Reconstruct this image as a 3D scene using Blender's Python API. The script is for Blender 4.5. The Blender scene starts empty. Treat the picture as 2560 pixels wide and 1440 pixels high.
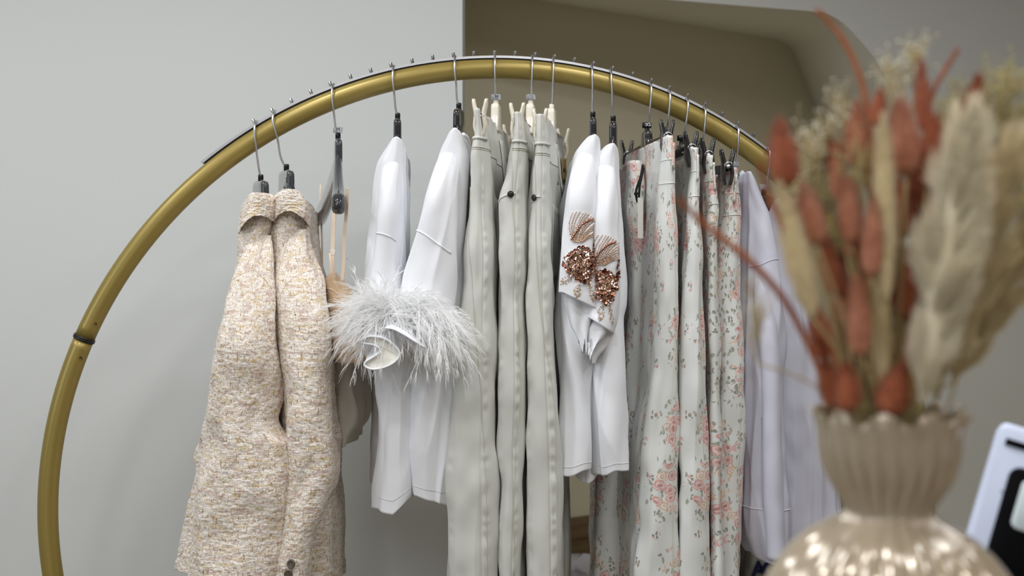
import bpy, math, random
import numpy as np
from mathutils import Vector, Matrix
random.seed(7); RNG = np.random.default_rng(11)
SC = bpy.context.scene; COL = SC.collection
PI = math.pi
# ------------------------------------------------------------------ camera, world, lights, exposure
F = 2844.0; CAMZ = 1.40
cd = bpy.data.cameras.new('camera'); cam = bpy.data.objects.new('camera', cd); COL.objects.link(cam)
cam.location = (0, 0, CAMZ); cam.rotation_euler = (PI/2, 0, 0)
cd.sensor_width = 36; cd.lens = 36*F/2560; cd.clip_start = .05
cd.dof.use_dof = True; cd.dof.focus_distance = 1.93; cd.dof.aperture_fstop = 3.5
SC.camera = cam
W = bpy.data.worlds.new('world'); SC.world = W; W.use_nodes = True
W.node_tree.nodes['Background'].inputs[0].default_value = (.93, .94, 1, 1)
W.node_tree.nodes['Background'].inputs[1].default_value = .08
SC.view_settings.view_transform = 'Standard'; SC.view_settings.look = 'None'
SC.view_settings.gamma = 1; SC.view_settings.exposure = 0.08; SC.view_settings.use_curve_mapping = False
def area(name, loc, size, power, col, aim=None, sy=None):
    l = bpy.data.lights.new(name, 'AREA'); l.energy = power; l.color = col
    l.shape = 'RECTANGLE'; l.size = size; l.size_y = sy or size
    o = bpy.data.objects.new(name, l); COL.objects.link(o); o.location = loc
    d = Vector(aim or (loc[0], loc[1], 0)) - Vector(loc)
    o.rotation_euler = d.to_track_quat('-Z', 'Y').to_euler()
    return o
for i, x in enumerate((-1.7, -.6, .45, 1.4)):
    for j, y in enumerate((.75, 1.45)):
        area('ceiling_lamp', (x, y, 2.62), .30, (5.9, 6.3)[j]*(1.2, 1.15, 1.0, .6)[i], (.97, .98, 1.0), sy=.16)
for i, x in enumerate((-1.2, -.3, .6, 1.5)):
    for j, y in enumerate((-.9, -.2)):
        area('spot_lamp', (x, y, 2.62),   .13, 4.1, (1.0, .98, .95), sy=.06)
area('window_light', (-3.6, -1.0, 2.1), 1.3, 26, (.74, .87, 1.0), aim=(.6, 2.8, 1.5))
area('front_fill_light', (-.5, -2.9, 1.15), 2.4, 9, (.94, .97, 1.0), aim=(.6, 3, 1.8), sy=1.3)  # added soft fill behind the camera, brightens the niche and the arch underside

# ------------------------------------------------------------------ helpers
def at(px, py, Y): return Vector(((px-1280)/F*Y, Y, CAMZ+(720-py)/F*Y))
def lin(c):
    return tuple((x/255/12.92 if x/255 <= .04045 else ((x/255+.055)/1.055)**2.4) for x in c)
def link(name, me, mat, parent=None, smooth=True, **kw):
    if mat is not None and not me.materials:
        for m in (mat if isinstance(mat, (list, tuple)) else [mat]): me.materials.append(m)
    if smooth and len(me.polygons): me.polygons.foreach_set('use_smooth', [True]*len(me.polygons))
    o = bpy.data.objects.new(name, me); COL.objects.link(o)
    if parent is not None:
        o.parent = parent; bpy.context.view_layer.update() if False else None
        o.matrix_parent_inverse = Matrix.Translation(parent.location).inverted() if kw.get('world', True) else Matrix()
    return o
def mesh(name, v, f, mat=None, parent=None, smooth=True, world=True, uv=None):
    me = bpy.data.meshes.new(name); me.from_pydata([tuple(p) for p in v], [], [tuple(q) for q in f]); me.update()
    if uv is not None:
        ul = me.uv_layers.new(name='UVMap'); ul.data.foreach_set('uv', np.asarray(uv, 'f').ravel())
    return link(name, me, mat, parent, smooth, world=world)
def tag(o, label=None, cat=None, group=None, kind=None):
    if label: o['label'] = label
    if cat: o['category'] = cat
    if group: o['group'] = group
    if kind: o['kind'] = kind
    return o
def thing(name, loc, label, cat, group=None):
    o = bpy.data.objects.new(name, None); COL.objects.link(o); o.location = loc; o.empty_display_size = .05
    return tag(o, label, cat, group)
class MB:
    def __init__(s): s.v = []; s.f = []
    def add(s, v, f):
        n = len(s.v); s.v += [tuple(p) for p in v]; s.f += [tuple(i+n for i in q) for q in f]
    def box(s, c, h, R=None):
        pts = [Vector((x*h[0], y*h[1], z*h[2])) for x in (-1, 1) for y in (-1, 1) for z in (-1, 1)]
        if R is not None: pts = [R @ p for p in pts]
        s.add([p+Vector(c) for p in pts], [(0,1,3,2),(4,6,7,5),(0,4,5,1),(2,3,7,6),(0,2,6,4),(1,5,7,3)])
    def tube(s, pts, r, n=8, cap=True, flat=1.0, up=None):
        pts = [Vector(p) for p in pts]; N = len(pts)
        rr = r if hasattr(r, '__len__') else [r]*N
        T = [(pts[min(i+1, N-1)]-pts[max(i-1, 0)]).normalized() for i in range(N)]
        u = Vector(up) if up else (Vector((0, 1, 0)) if abs(T[0].y) < .9 else Vector((1, 0, 0)))
        vs = []
        for i in range(N):
            a = (u-T[i]*u.dot(T[i]));  a = a.normalized() if a.length > 1e-6 else Vector((1, 0, 0))
            if not up: u = a
            b = T[i].cross(a)
            for k in range(n):
                th = 2*PI*k/n; vs.append(pts[i]+a*math.cos(th)*rr[i]+b*math.sin(th)*rr[i]*flat)
        fs = [(i*n+k, i*n+(k+1) % n, (i+1)*n+(k+1) % n, (i+1)*n+k) for i in range(N-1) for k in range(n)]
        if cap: fs += [tuple(range(n-1, -1, -1)), tuple((N-1)*n+k for k in range(n))]
        s.add(vs, fs)
    def lathe(s, prof, c, axis=(0, 0, 1), n=20):
        ax = Vector(axis).normalized(); a = ax.orthogonal().normalized(); b = ax.cross(a); vs = []
        for r, z in prof:
            for k in range(n):
                th = 2*PI*k/n; vs.append(Vector(c)+ax*z+(a*math.cos(th)+b*math.sin(th))*r)
        m = len(prof)
        fs = [(i*n+k, i*n+(k+1) % n, (i+1)*n+(k+1) % n, (i+1)*n+k) for i in range(m-1) for k in range(n)]
        fs += [tuple(range(n-1, -1, -1)), tuple((m-1)*n+k for k in range(n))]
        s.add(vs, fs)
    def rings(s, rings, cap=True):
        n = len(rings[0]); m = len(rings)
        fs = [(i*n+k, i*n+(k+1) % n, (i+1)*n+(k+1) % n, (i+1)*n+k) for i in range(m-1) for k in range(n)]
        if cap: fs += [tuple(range(n-1, -1, -1)), tuple((m-1)*n+k for k in range(n))]
        s.add([p for r in rings for p in r], fs)
    def ribbon(s, pts, w, side):
        vs = []
        for p, x in zip(pts, w): vs += [p-side*x, p+side*x]
        s.add(vs, [(2*i, 2*i+1, 2*i+3, 2*i+2) for i in range(len(pts)-1)])
    def disc(s, c, nrm, r, n=7):
        nn = Vector(nrm).normalized(); a = nn.orthogonal().normalized(); b = nn.cross(a)
        s.add([Vector(c)+(a*math.cos(2*PI*k/n)+b*math.sin(2*PI*k/n))*r for k in range(n)]+[Vector(c)-nn*r*.25], [(k, (k+1) % n, n) for k in range(n)])
    def ball(s, c, r):
        a = [(0,0,1),(.894,0,.447),(.276,.851,.447),(-.724,.526,.447),(-.724,-.526,.447),(.276,-.851,.447),(.724,.526,-.447),(-.276,.851,-.447),(-.894,0,-.447),(-.276,-.851,-.447),(.724,-.526,-.447),(0,0,-1)]
        f = [(0,1,2),(0,2,3),(0,3,4),(0,4,5),(0,5,1),(1,6,2),(2,7,3),(3,8,4),(4,9,5),(5,10,1),(6,7,2),(7,8,3),(8,9,4),(9,10,5),(10,6,1),(11,7,6),(11,8,7),(11,9,8),(11,10,9),(11,6,10)]
        s.add([Vector(c)+Vector(p)*r for p in a], f)
    def build(s, name, mat, parent=None, smooth=True, world=True): return mesh(name, s.v, s.f, mat, parent, smooth, world)
def catmull(P, n=6):
    P = [Vector(p) for p in P]; Q = [P[0]*2-P[1]]+P+[P[-1]*2-P[-2]]; out = []
    for i in range(1, len(Q)-2):
        for k in range(n):
            t = k/n; a, b, c, d = Q[i-1], Q[i], Q[i+1], Q[i+2]
            out.append(.5*((2*b)+(c-a)*t+(2*a-5*b+4*c-d)*t*t+(3*b-a-3*c+d)*t**3))
    out.append(P[-1]); return out
def pchip(x, y, q):
    x = np.asarray(x, float); y = np.asarray(y, float); h = np.diff(x); d = np.diff(y)/h; m = np.zeros_like(y)
    for i in range(1, len(x)-1): m[i] = 0 if d[i-1]*d[i] <= 0 else 2*d[i-1]*d[i]/(d[i-1]+d[i])
    m[0] = d[0]; m[-1] = d[-1]
    i = np.clip(np.searchsorted(x, q)-1, 0, len(x)-2); t = (q-x[i])/h[i]
    return (1+2*t)*(1-t)**2*y[i]+t*(1-t)**2*h[i]*m[i]+t*t*(3-2*t)*y[i+1]+t*t*(t-1)*h[i]*m[i+1]
_lat = RNG.random((256, 256))
def vn(u, v):
    u = np.asarray(u, float); v = np.asarray(v, float); i = np.floor(u).astype(int); j = np.floor(v).astype(int)
    a = u-i; b = v-j; a = a*a*(3-2*a); b = b*b*(3-2*b); g = lambda p, q: _lat[p % 256, q % 256]
    return (g(i, j)*(1-a)+g(i+1, j)*a)*(1-b)+(g(i, j+1)*(1-a)+g(i+1, j+1)*a)*b-.5

# ------------------------------------------------------------------ materials
def mat(name, col, rough=.6, metal=0, bump=None, sheen=0, coat=0, trans=0, ior=1.45, subsurf=0, transl=0, aniso=0, alpha=1, varcol=None):
    m = bpy.data.materials.new(name); m.use_nodes = True; nt = m.node_tree; b = nt.nodes['Principled BSDF']
    c = lin(col); b.inputs['Base Color'].default_value = (*c, 1); b.inputs['Roughness'].default_value = rough
    b.inputs['Metallic'].default_value = metal; b.inputs['Coat Weight'].default_value = coat
    b.inputs['Sheen Weight'].default_value = sheen; b.inputs['Transmission Weight'].default_value = trans; b.inputs['IOR'].default_value = ior
    b.inputs['Alpha'].default_value = alpha
    L = nt.links; out = nt.nodes['Material Output']
    tc = nt.nodes.new('ShaderNodeTexCoord')
    if varcol:   # (scale, second colour, stretch)
        n = nt.nodes.new('ShaderNodeTexNoise'); n.inputs['Scale'].default_value = varcol[0]; n.inputs['Detail'].default_value = 4
        mp = nt.nodes.new('ShaderNodeMapping'); mp.inputs['Scale'].default_value = varcol[2] if len(varcol) > 2 else (1, 1, 1)
        L.new(tc.outputs['Object'], mp.inputs[0]); L.new(mp.outputs[0], n.inputs[0])
        mx = nt.nodes.new('ShaderNodeMix'); mx.data_type = 'RGBA'
        mx.inputs[6].default_value = (*c, 1); mx.inputs[7].default_value = (*lin(varcol[1]), 1)
        L.new(n.outputs[0], mx.inputs[0]); L.new(mx.outputs[2], b.inputs['Base Color'])
    if bump:     # (scale, strength, stretch, distance)
        n = nt.nodes.new('ShaderNodeTexNoise'); n.inputs['Scale'].default_value = bump[0]; n.inputs['Detail'].default_value = 5
        mp = nt.nodes.new('ShaderNodeMapping'); mp.inputs['Scale'].default_value = bump[2] if len(bump) > 2 else (1, 1, 1)
        L.new(tc.outputs['Object'], mp.inputs[0]); L.new(mp.outputs[0], n.inputs[0])
        bp = nt.nodes.new('ShaderNodeBump'); bp.inputs['Strength'].default_value = bump[1]; bp.inputs['Distance'].default_value = bump[3] if len(bump) > 3 else .002
        L.new(n.outputs[0], bp.inputs['Height']); L.new(bp.outputs[0], b.inputs['Normal'])
    if transl:
        t = nt.nodes.new('ShaderNodeBsdfTranslucent'); t.inputs[0].default_value = (*c, 1)
        ms = nt.nodes.new('ShaderNodeMixShader'); ms.inputs[0].default_value = transl
        L.new(b.outputs[0], ms.inputs[1]); L.new(t.outputs[0], ms.inputs[2]); L.new(ms.outputs[0], out.inputs[0])
    return m
M = {}
M['wall'] = mat('wall_paint', (208, 210, 208), .75, bump=(9, .25, (1, 1, 1), .004))
M['niche'] = mat('niche_paint', (222, 214, 190), .8, bump=(9, .2, (1, 1, 1), .004))
M['arch'] = mat('arch_paint', (214, 213, 206), .8, bump=(9, .2, (1, 1, 1), .004))
M['arch_lit'] = mat('arch_paint_lit', (236, 233, 222), .8)  # arch paint made paler: light on the reveal is put into the colour
M['floor'] = mat('floor_stone', (136, 122, 100), .5)
M['behind'] = mat('shop_paint', (172, 167, 156), .8)
M['wood'] = mat('moulding_wood', (128, 106, 74), .55, varcol=(6, (84, 66, 44), (.3, 1, 14)))
M['counter'] = mat('counter_top', (128, 118, 104), .4)
M['gold'] = mat('gold_paint', (150, 131, 70), .36, metal=.35, bump=(900, .06, (1, 1, 1), .0005))
M['rubber'] = mat('black_rubber', (16, 16, 18), .35)
M['chrome'] = mat('chrome', (228, 228, 232), .28, metal=1)
M['steel'] = mat('steel_wire', (214, 215, 220), .32, metal=1)
M['smoke'] = mat('smoke_plastic', (78, 78, 84), .10, trans=.55, ior=1.3, coat=.6)
M['smoked'] = mat('dark_smoke_plastic', (52, 50, 52), .14, trans=.35, ior=1.3, coat=.5)
M['clear'] = mat('clear_plastic', (215, 220, 225), .08, trans=.7, ior=1.3)
M['ivory'] = mat('ivory_plastic', (228, 220, 205), .25, coat=.3)
M['black'] = mat('black_plastic', (20, 20, 22), .3)
M['ink'] = mat('ink', (22, 22, 26), .5)
M['whitek'] = mat('white_knit', (240, 241, 245), .85, sheen=.15, bump=(420, .25, (1, 1, 1), .0006), transl=.06)
M['hemcloth'] = mat('cuff_cotton', (232, 228, 218), .8, bump=(60, .3))
M['whthread'] = mat('white_thread', (214, 213, 212), .8)
M['tweedseam'] = mat('tweed_seam', (176, 156, 132), .9)
M['florseam'] = mat('floral_thread', (216, 217, 210), .8)
M['silk'] = mat('champagne_satin', (226, 196, 160), .38, sheen=.2, bump=(60, .15), transl=.08)
M['sheer'] = mat('sheer_cream', (242, 238, 228), .7, transl=.4, alpha=.88)
M['shirt'] = mat('white_poplin', (226, 226, 238), .7, sheen=.1, bump=(500, .15, (1, 1, 1), .0004), transl=.25)
M['denim'] = mat('ecru_denim', (211, 211, 204), .8, sheen=.1, transl=.04)
M['seam'] = mat('ecru_thread', (196, 193, 178), .8)
M['patch'] = mat('leather_patch', (150, 128, 84), .6, bump=(80, .3))
M['metalbtn'] = mat('antique_metal', (70, 66, 60), .35, metal=.9)
M['horn'] = mat('horn_button', (112, 100, 86), .3, varcol=(90, (60, 52, 44)))
M['feather'] = mat('white_feather', (255, 255, 255), .6, transl=.5)
M['sequin'] = mat('rose_gold_sequin', (226, 190, 174), .14, metal=1)
M['sequin_dark'] = mat('bronze_sequin', (168, 116, 96), .2, metal=1)
M['bead'] = mat('silver_lined_bead', (206, 178, 150), .2, metal=.8)
M['blush'] = mat('blush_tulle', (238, 222, 212), .85)
M['strap'] = mat('champagne_strap', (230, 210, 188), .45)
M['cord'] = mat('black_cord', (12, 12, 13), .8)
M['paper'] = mat('tag_card', (225, 224, 216), .6)
M['vase'] = mat('pearl_glaze', (190, 178, 159), .17, metal=.18, coat=1, varcol=(14, (160, 140, 112), (1, 1, .35)))
M['rust'] = mat('rust_grass', (196, 116, 80), .9, sheen=.2, varcol=(60, (160, 84, 52)), transl=.2)
M['pinkrust'] = mat('dusty_rust_grass', (212, 152, 122), .9, sheen=.2, varcol=(60, (182, 110, 78)), transl=.2)
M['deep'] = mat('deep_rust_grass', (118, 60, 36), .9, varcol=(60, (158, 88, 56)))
M['cream'] = mat('cream_plume', (240, 226, 188), .9, sheen=.4, varcol=(40, (222, 200, 146)), transl=.25)
M['creamw'] = mat('pale_plume', (250, 243, 224), .9, sheen=.4, varcol=(40, (236, 222, 184)), transl=.25)
M['olivef'] = mat('straw_floret', (206, 202, 150), .9, varcol=(40, (160, 154, 92)), transl=.2)
M['palef'] = mat('pale_floret', (230, 226, 206), .9, transl=.2)
M['strawstem'] = mat('straw_stem', (176, 158, 112), .8)
M['device'] = mat('device_white', (206, 214, 236), .35)
M['deviceb'] = mat('device_black', (8, 8, 10), .4, ior=1.15)
M['screen'] = mat('device_screen', (218, 230, 234), .2)
M['plasticbag'] = mat('bag_plastic', (206, 208, 204), .3, transl=.2, bump=(30, .5))
M['navy'] = mat('navy_ink', (24, 26, 78), .5)
M['redbox'] = mat('dark_red_card', (60, 22, 20), .6)
def N(nt, t, **kw):
    n = nt.nodes.new(t)
    for k, v in kw.items():
        if k.startswith('i_'): n.inputs[int(k[2:])].default_value = v
        else: setattr(n, k, v)
    return n
def math_(nt, op, a, b=None, c=None):
    n = nt.nodes.new('ShaderNodeMath'); n.operation = op
    for i, x in enumerate((a, b, c)):
        if x is None: continue
        if isinstance(x, (int, float)): n.inputs[i].default_value = x
        else: nt.links.new(x, n.inputs[i])
    return n.outputs[0]
def mixc(nt, f, a, b):
    n = nt.nodes.new('ShaderNodeMix'); n.data_type = 'RGBA'
    for i, x in ((0, f), (6, a), (7, b)):
        if isinstance(x, (int, float)): n.inputs[i].default_value = x
        elif isinstance(x, tuple): n.inputs[i].default_value = (*x, 1)
        else: nt.links.new(x, n.inputs[i])
    return n.outputs[2]
def tweed():
    m = mat('tweed', (220, 205, 185), .85, sheen=.2); nt = m.node_tree; b = nt.nodes['Principled BSDF']; L = nt.links
    uv = N(nt, 'ShaderNodeUVMap'); 
    wob = N(nt, 'ShaderNodeTexNoise'); wob.inputs['Scale'].default_value = 45; L.new(uv.outputs[0], wob.inputs[0])
    va = nt.nodes.new('ShaderNodeVectorMath'); va.operation = 'MULTIPLY_ADD'; va.inputs[1].default_value = (.006, .006, 0)
    L.new(wob.outputs[1], va.inputs[0]); L.new(uv.outputs[0], va.inputs[2])
    def yarn(sx, sy, ramp, seed):
        mp = N(nt, 'ShaderNodeMapping'); mp.inputs['Scale'].default_value = (sx, sy, 1); mp.inputs['Location'].default_value = (seed, seed*1.7, 0)
        L.new(va.outputs[0], mp.inputs[0])
        n = N(nt, 'ShaderNodeTexNoise'); n.inputs['Scale'].default_value = 1; n.inputs['Detail'].default_value = 3; n.inputs['Roughness'].default_value = .7
        L.new(mp.outputs[0], n.inputs[0])
        r = N(nt, 'ShaderNodeValToRGB'); r.color_ramp.interpolation = 'LINEAR'
        e = r.color_ramp.elements
        while len(e) < len(ramp): e.new(.5)
        for k, (p, c) in enumerate(ramp): e[k].position = p; e[k].color = (*lin(c), 1)
        L.new(n.outputs[0], r.inputs[0]); return r.outputs[0], n.outputs[0]
    R1 = [(.30, (136, 108, 82)), (.37, (214, 186, 120)), (.42, (196, 164, 148)), (.46, (236, 228, 214)), (.51, (252, 252, 250)), (.55, (208, 182, 164)), (.59, (248, 246, 243)), (.64, (212, 188, 122)), (.70, (242, 238, 230)), (.77, (150, 120, 94))]
    c1, h1 = yarn(38, 300, R1, 1.3); c2, h2 = yarn(330, 70, R1[::1], 7.7)
    ck, hk = yarn(300, 340, R1, 3.1)
    f = math_(nt, 'GREATER_THAN', hk, .50)
    col = mixc(nt, f, c1, c2)
    gap = math_(nt, 'LESS_THAN', math_(nt, 'MINIMUM', h2, hk), .38)
    col = mixc(nt, math_(nt, 'MULTIPLY', gap, .55), col, lin((120, 98, 82)))
    lo = N(nt, 'ShaderNodeTexNoise'); lo.inputs['Scale'].default_value = 1; lo.inputs['Detail'].default_value = 4
    ml = N(nt, 'ShaderNodeMapping'); ml.inputs['Scale'].default_value = (38, 95, 1); L.new(va.outputs[0], ml.inputs[0]); L.new(ml.outputs[0], lo.inputs[0])
    col = mixc(nt, math_(nt, 'MULTIPLY', math_(nt, 'GREATER_THAN', lo.outputs[0], .575), .38), col, lin((196, 168, 108)))
    col = mixc(nt, math_(nt, 'MULTIPLY', math_(nt, 'LESS_THAN', lo.outputs[0], .43), .40), col, lin((176, 142, 128)))
    L.new(col, b.inputs['Base Color'])
    hh = math_(nt, 'ADD', math_(nt, 'MULTIPLY', h1, .6), math_(nt, 'MULTIPLY', hk, .8))
    bp = N(nt, 'ShaderNodeBump'); bp.inputs['Strength'].default_value = .9; bp.inputs['Distance'].default_value = .0022
    L.new(hh, bp.inputs['Height']); L.new(bp.outputs[0], b.inputs['Normal'])
    return m
M['tweed'] = tweed()
def twill():
    m = M['denim']; nt = m.node_tree; b = nt.nodes['Principled BSDF']; L = nt.links
    uv = N(nt, 'ShaderNodeUVMap'); mp = N(nt, 'ShaderNodeMapping'); mp.inputs['Rotation'].default_value = (0, 0, .9); L.new(uv.outputs[0], mp.inputs[0])
    w = N(nt, 'ShaderNodeTexWave'); w.inputs['Scale'].default_value = 420; w.inputs['Distortion'].default_value = 2; L.new(mp.outputs[0], w.inputs[0])
    n = N(nt, 'ShaderNodeTexNoise'); n.inputs['Scale'].default_value = 55; L.new(uv.outputs[0], n.inputs[0])
    h = math_(nt, 'ADD', math_(nt, 'MULTIPLY', w.outputs[1], .25), n.outputs[0])
    bp = N(nt, 'ShaderNodeBump'); bp.inputs['Strength'].default_value = .35; bp.inputs['Distance'].default_value = .0012
    L.new(h, bp.inputs['Height']); L.new(bp.outputs[0], b.inputs['Normal'])
twill()
def floral(name, dens, seed, base=(224, 225, 221)):
    m = mat(name, base, .7, sheen=.1, transl=.05); nt = m.node_tree; b = nt.nodes['Principled BSDF']; L = nt.links
    uv = N(nt, 'ShaderNodeUVMap')
    wob = N(nt, 'ShaderNodeTexNoise'); wob.inputs['Scale'].default_value = 70; wob.inputs['Detail'].default_value = 3; L.new(uv.outputs[0], wob.inputs[0])
    def mapped(scale, loc, warp):
        va = nt.nodes.new('ShaderNodeVectorMath'); va.operation = 'MULTIPLY_ADD'; va.inputs[1].default_value = (warp, warp, 0)
        L.new(wob.outputs[1], va.inputs[0]); L.new(uv.outputs[0], va.inputs[2])
        mp = N(nt, 'ShaderNodeMapping'); mp.inputs['Scale'].default_value = scale; mp.inputs['Location'].default_value = loc
        L.new(va.outputs[0], mp.inputs[0]); return mp.outputs[0]
    def vor(vec, rnd=.5, feat='F1'):
        v = N(nt, 'ShaderNodeTexVoronoi'); v.voronoi_dimensions = '2D'; v.feature = feat; v.inputs['Scale'].default_value = 1; v.inputs['Randomness'].default_value = rnd
        L.new(vec, v.inputs[0]); return v
    base_l = lin(base)
    # bouquets: ellipses about 5 x 9 cm
    cl = vor(mapped((1/.088, 1/.150, 1), (seed, seed*.37, 0), .035), .45)
    cm = math_(nt, 'LESS_THAN', cl.outputs['Distance'], dens)
    ring = math_(nt, 'LESS_THAN', cl.outputs['Distance'], dens*.72)
    # roses
    rv = vor(mapped((1/.019, 1/.019, 1), (seed*3, 0, 0), .010), .8)
    petals = math_(nt, 'SINE', math_(nt, 'MULTIPLY_ADD', rv.outputs['Distance'], 26.0, math_(nt, 'MULTIPLY', wob.outputs[0], 22.0)))
    sel = math_(nt, 'FRACT', math_(nt, 'MULTIPLY', N(nt, 'ShaderNodeSeparateColor').outputs[0], 1.0))
    sc = nt.nodes.new('ShaderNodeSeparateColor'); L.new(rv.outputs['Color'], sc.inputs[0])
    rose = mixc(nt, math_(nt, 'GREATER_THAN', petals, -.1), lin((234, 200, 194)), lin((212, 156, 150)))
    rose = mixc(nt, math_(nt, 'LESS_THAN', rv.outputs['Distance'], .16), rose, lin((192, 118, 112)))
    peach = mixc(nt, math_(nt, 'GREATER_THAN', petals, .1), lin((238, 222, 208)), lin((216, 176, 150)))
    rose = mixc(nt, math_(nt, 'GREATER_THAN', sc.outputs[0], .62), rose, peach)
    rmask = math_(nt, 'MULTIPLY', math_(nt, 'LESS_THAN', rv.outputs['Distance'], .50), math_(nt, 'MULTIPLY', ring, math_(nt, 'GREATER_THAN', sc.outputs[1], .18)))
    # leaves
    lv = vor(mapped((1/.0060, 1/.012, 1), (seed*5, 2, 0), .016), 1)
    sl = nt.nodes.new('ShaderNodeSeparateColor'); L.new(lv.outputs['Color'], sl.inputs[0])
    leafc = mixc(nt, sl.outputs[1], lin((128, 131, 112)), lin((172, 172, 154)))
    lmask = math_(nt, 'MULTIPLY', math_(nt, 'LESS_THAN', lv.outputs['Distance'], .36), math_(nt, 'MULTIPLY', cm, math_(nt, 'GREATER_THAN', sl.outputs[0], .52)))
    # small sprigs between the bouquets
    sp = vor(mapped((1/.040, 1/.062, 1), (seed*2, 5, 0), .010), .8)
    sm = math_(nt, 'LESS_THAN', sp.outputs['Distance'], .15)
    s2 = vor(mapped((1/.004, 1/.0075, 1), (seed, 9, 0), .01), 1)
    s2m = math_(nt, 'MULTIPLY', sm, math_(nt, 'LESS_THAN', s2.outputs['Distance'], .42))
    ss = nt.nodes.new('ShaderNodeSeparateColor'); L.new(s2.outputs['Color'], ss.inputs[0])
    sprig = mixc(nt, math_(nt, 'GREATER_THAN', ss.outputs[0], .55), lin((128, 128, 112)), lin((214, 160, 150)))
    col = mixc(nt, s2m, base_l, sprig); col = mixc(nt, lmask, col, leafc); col = mixc(nt, rmask, col, rose)
    gr = N(nt, 'ShaderNodeTexNoise'); gr.inputs['Scale'].default_value = 620; gr.inputs['Detail'].default_value = 2; L.new(uv.outputs[0], gr.inputs[0])
    col = mixc(nt, math_(nt, 'MULTIPLY_ADD', math_(nt, 'GREATER_THAN', gr.outputs[0], .53), .36, .06), col, base_l)
    L.new(col, b.inputs['Base Color'])
    for n in nt.nodes:
        if n.type == 'BSDF_TRANSLUCENT': L.new(col, n.inputs[0])
    return m
M['floral'] = floral('floral_denim', .50, 1.0)
M['floral2'] = floral('floral_denim_dense', .66, 4.2)
M['floral3'] = floral('floral_denim_sparse', .40, 8.4)

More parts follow.
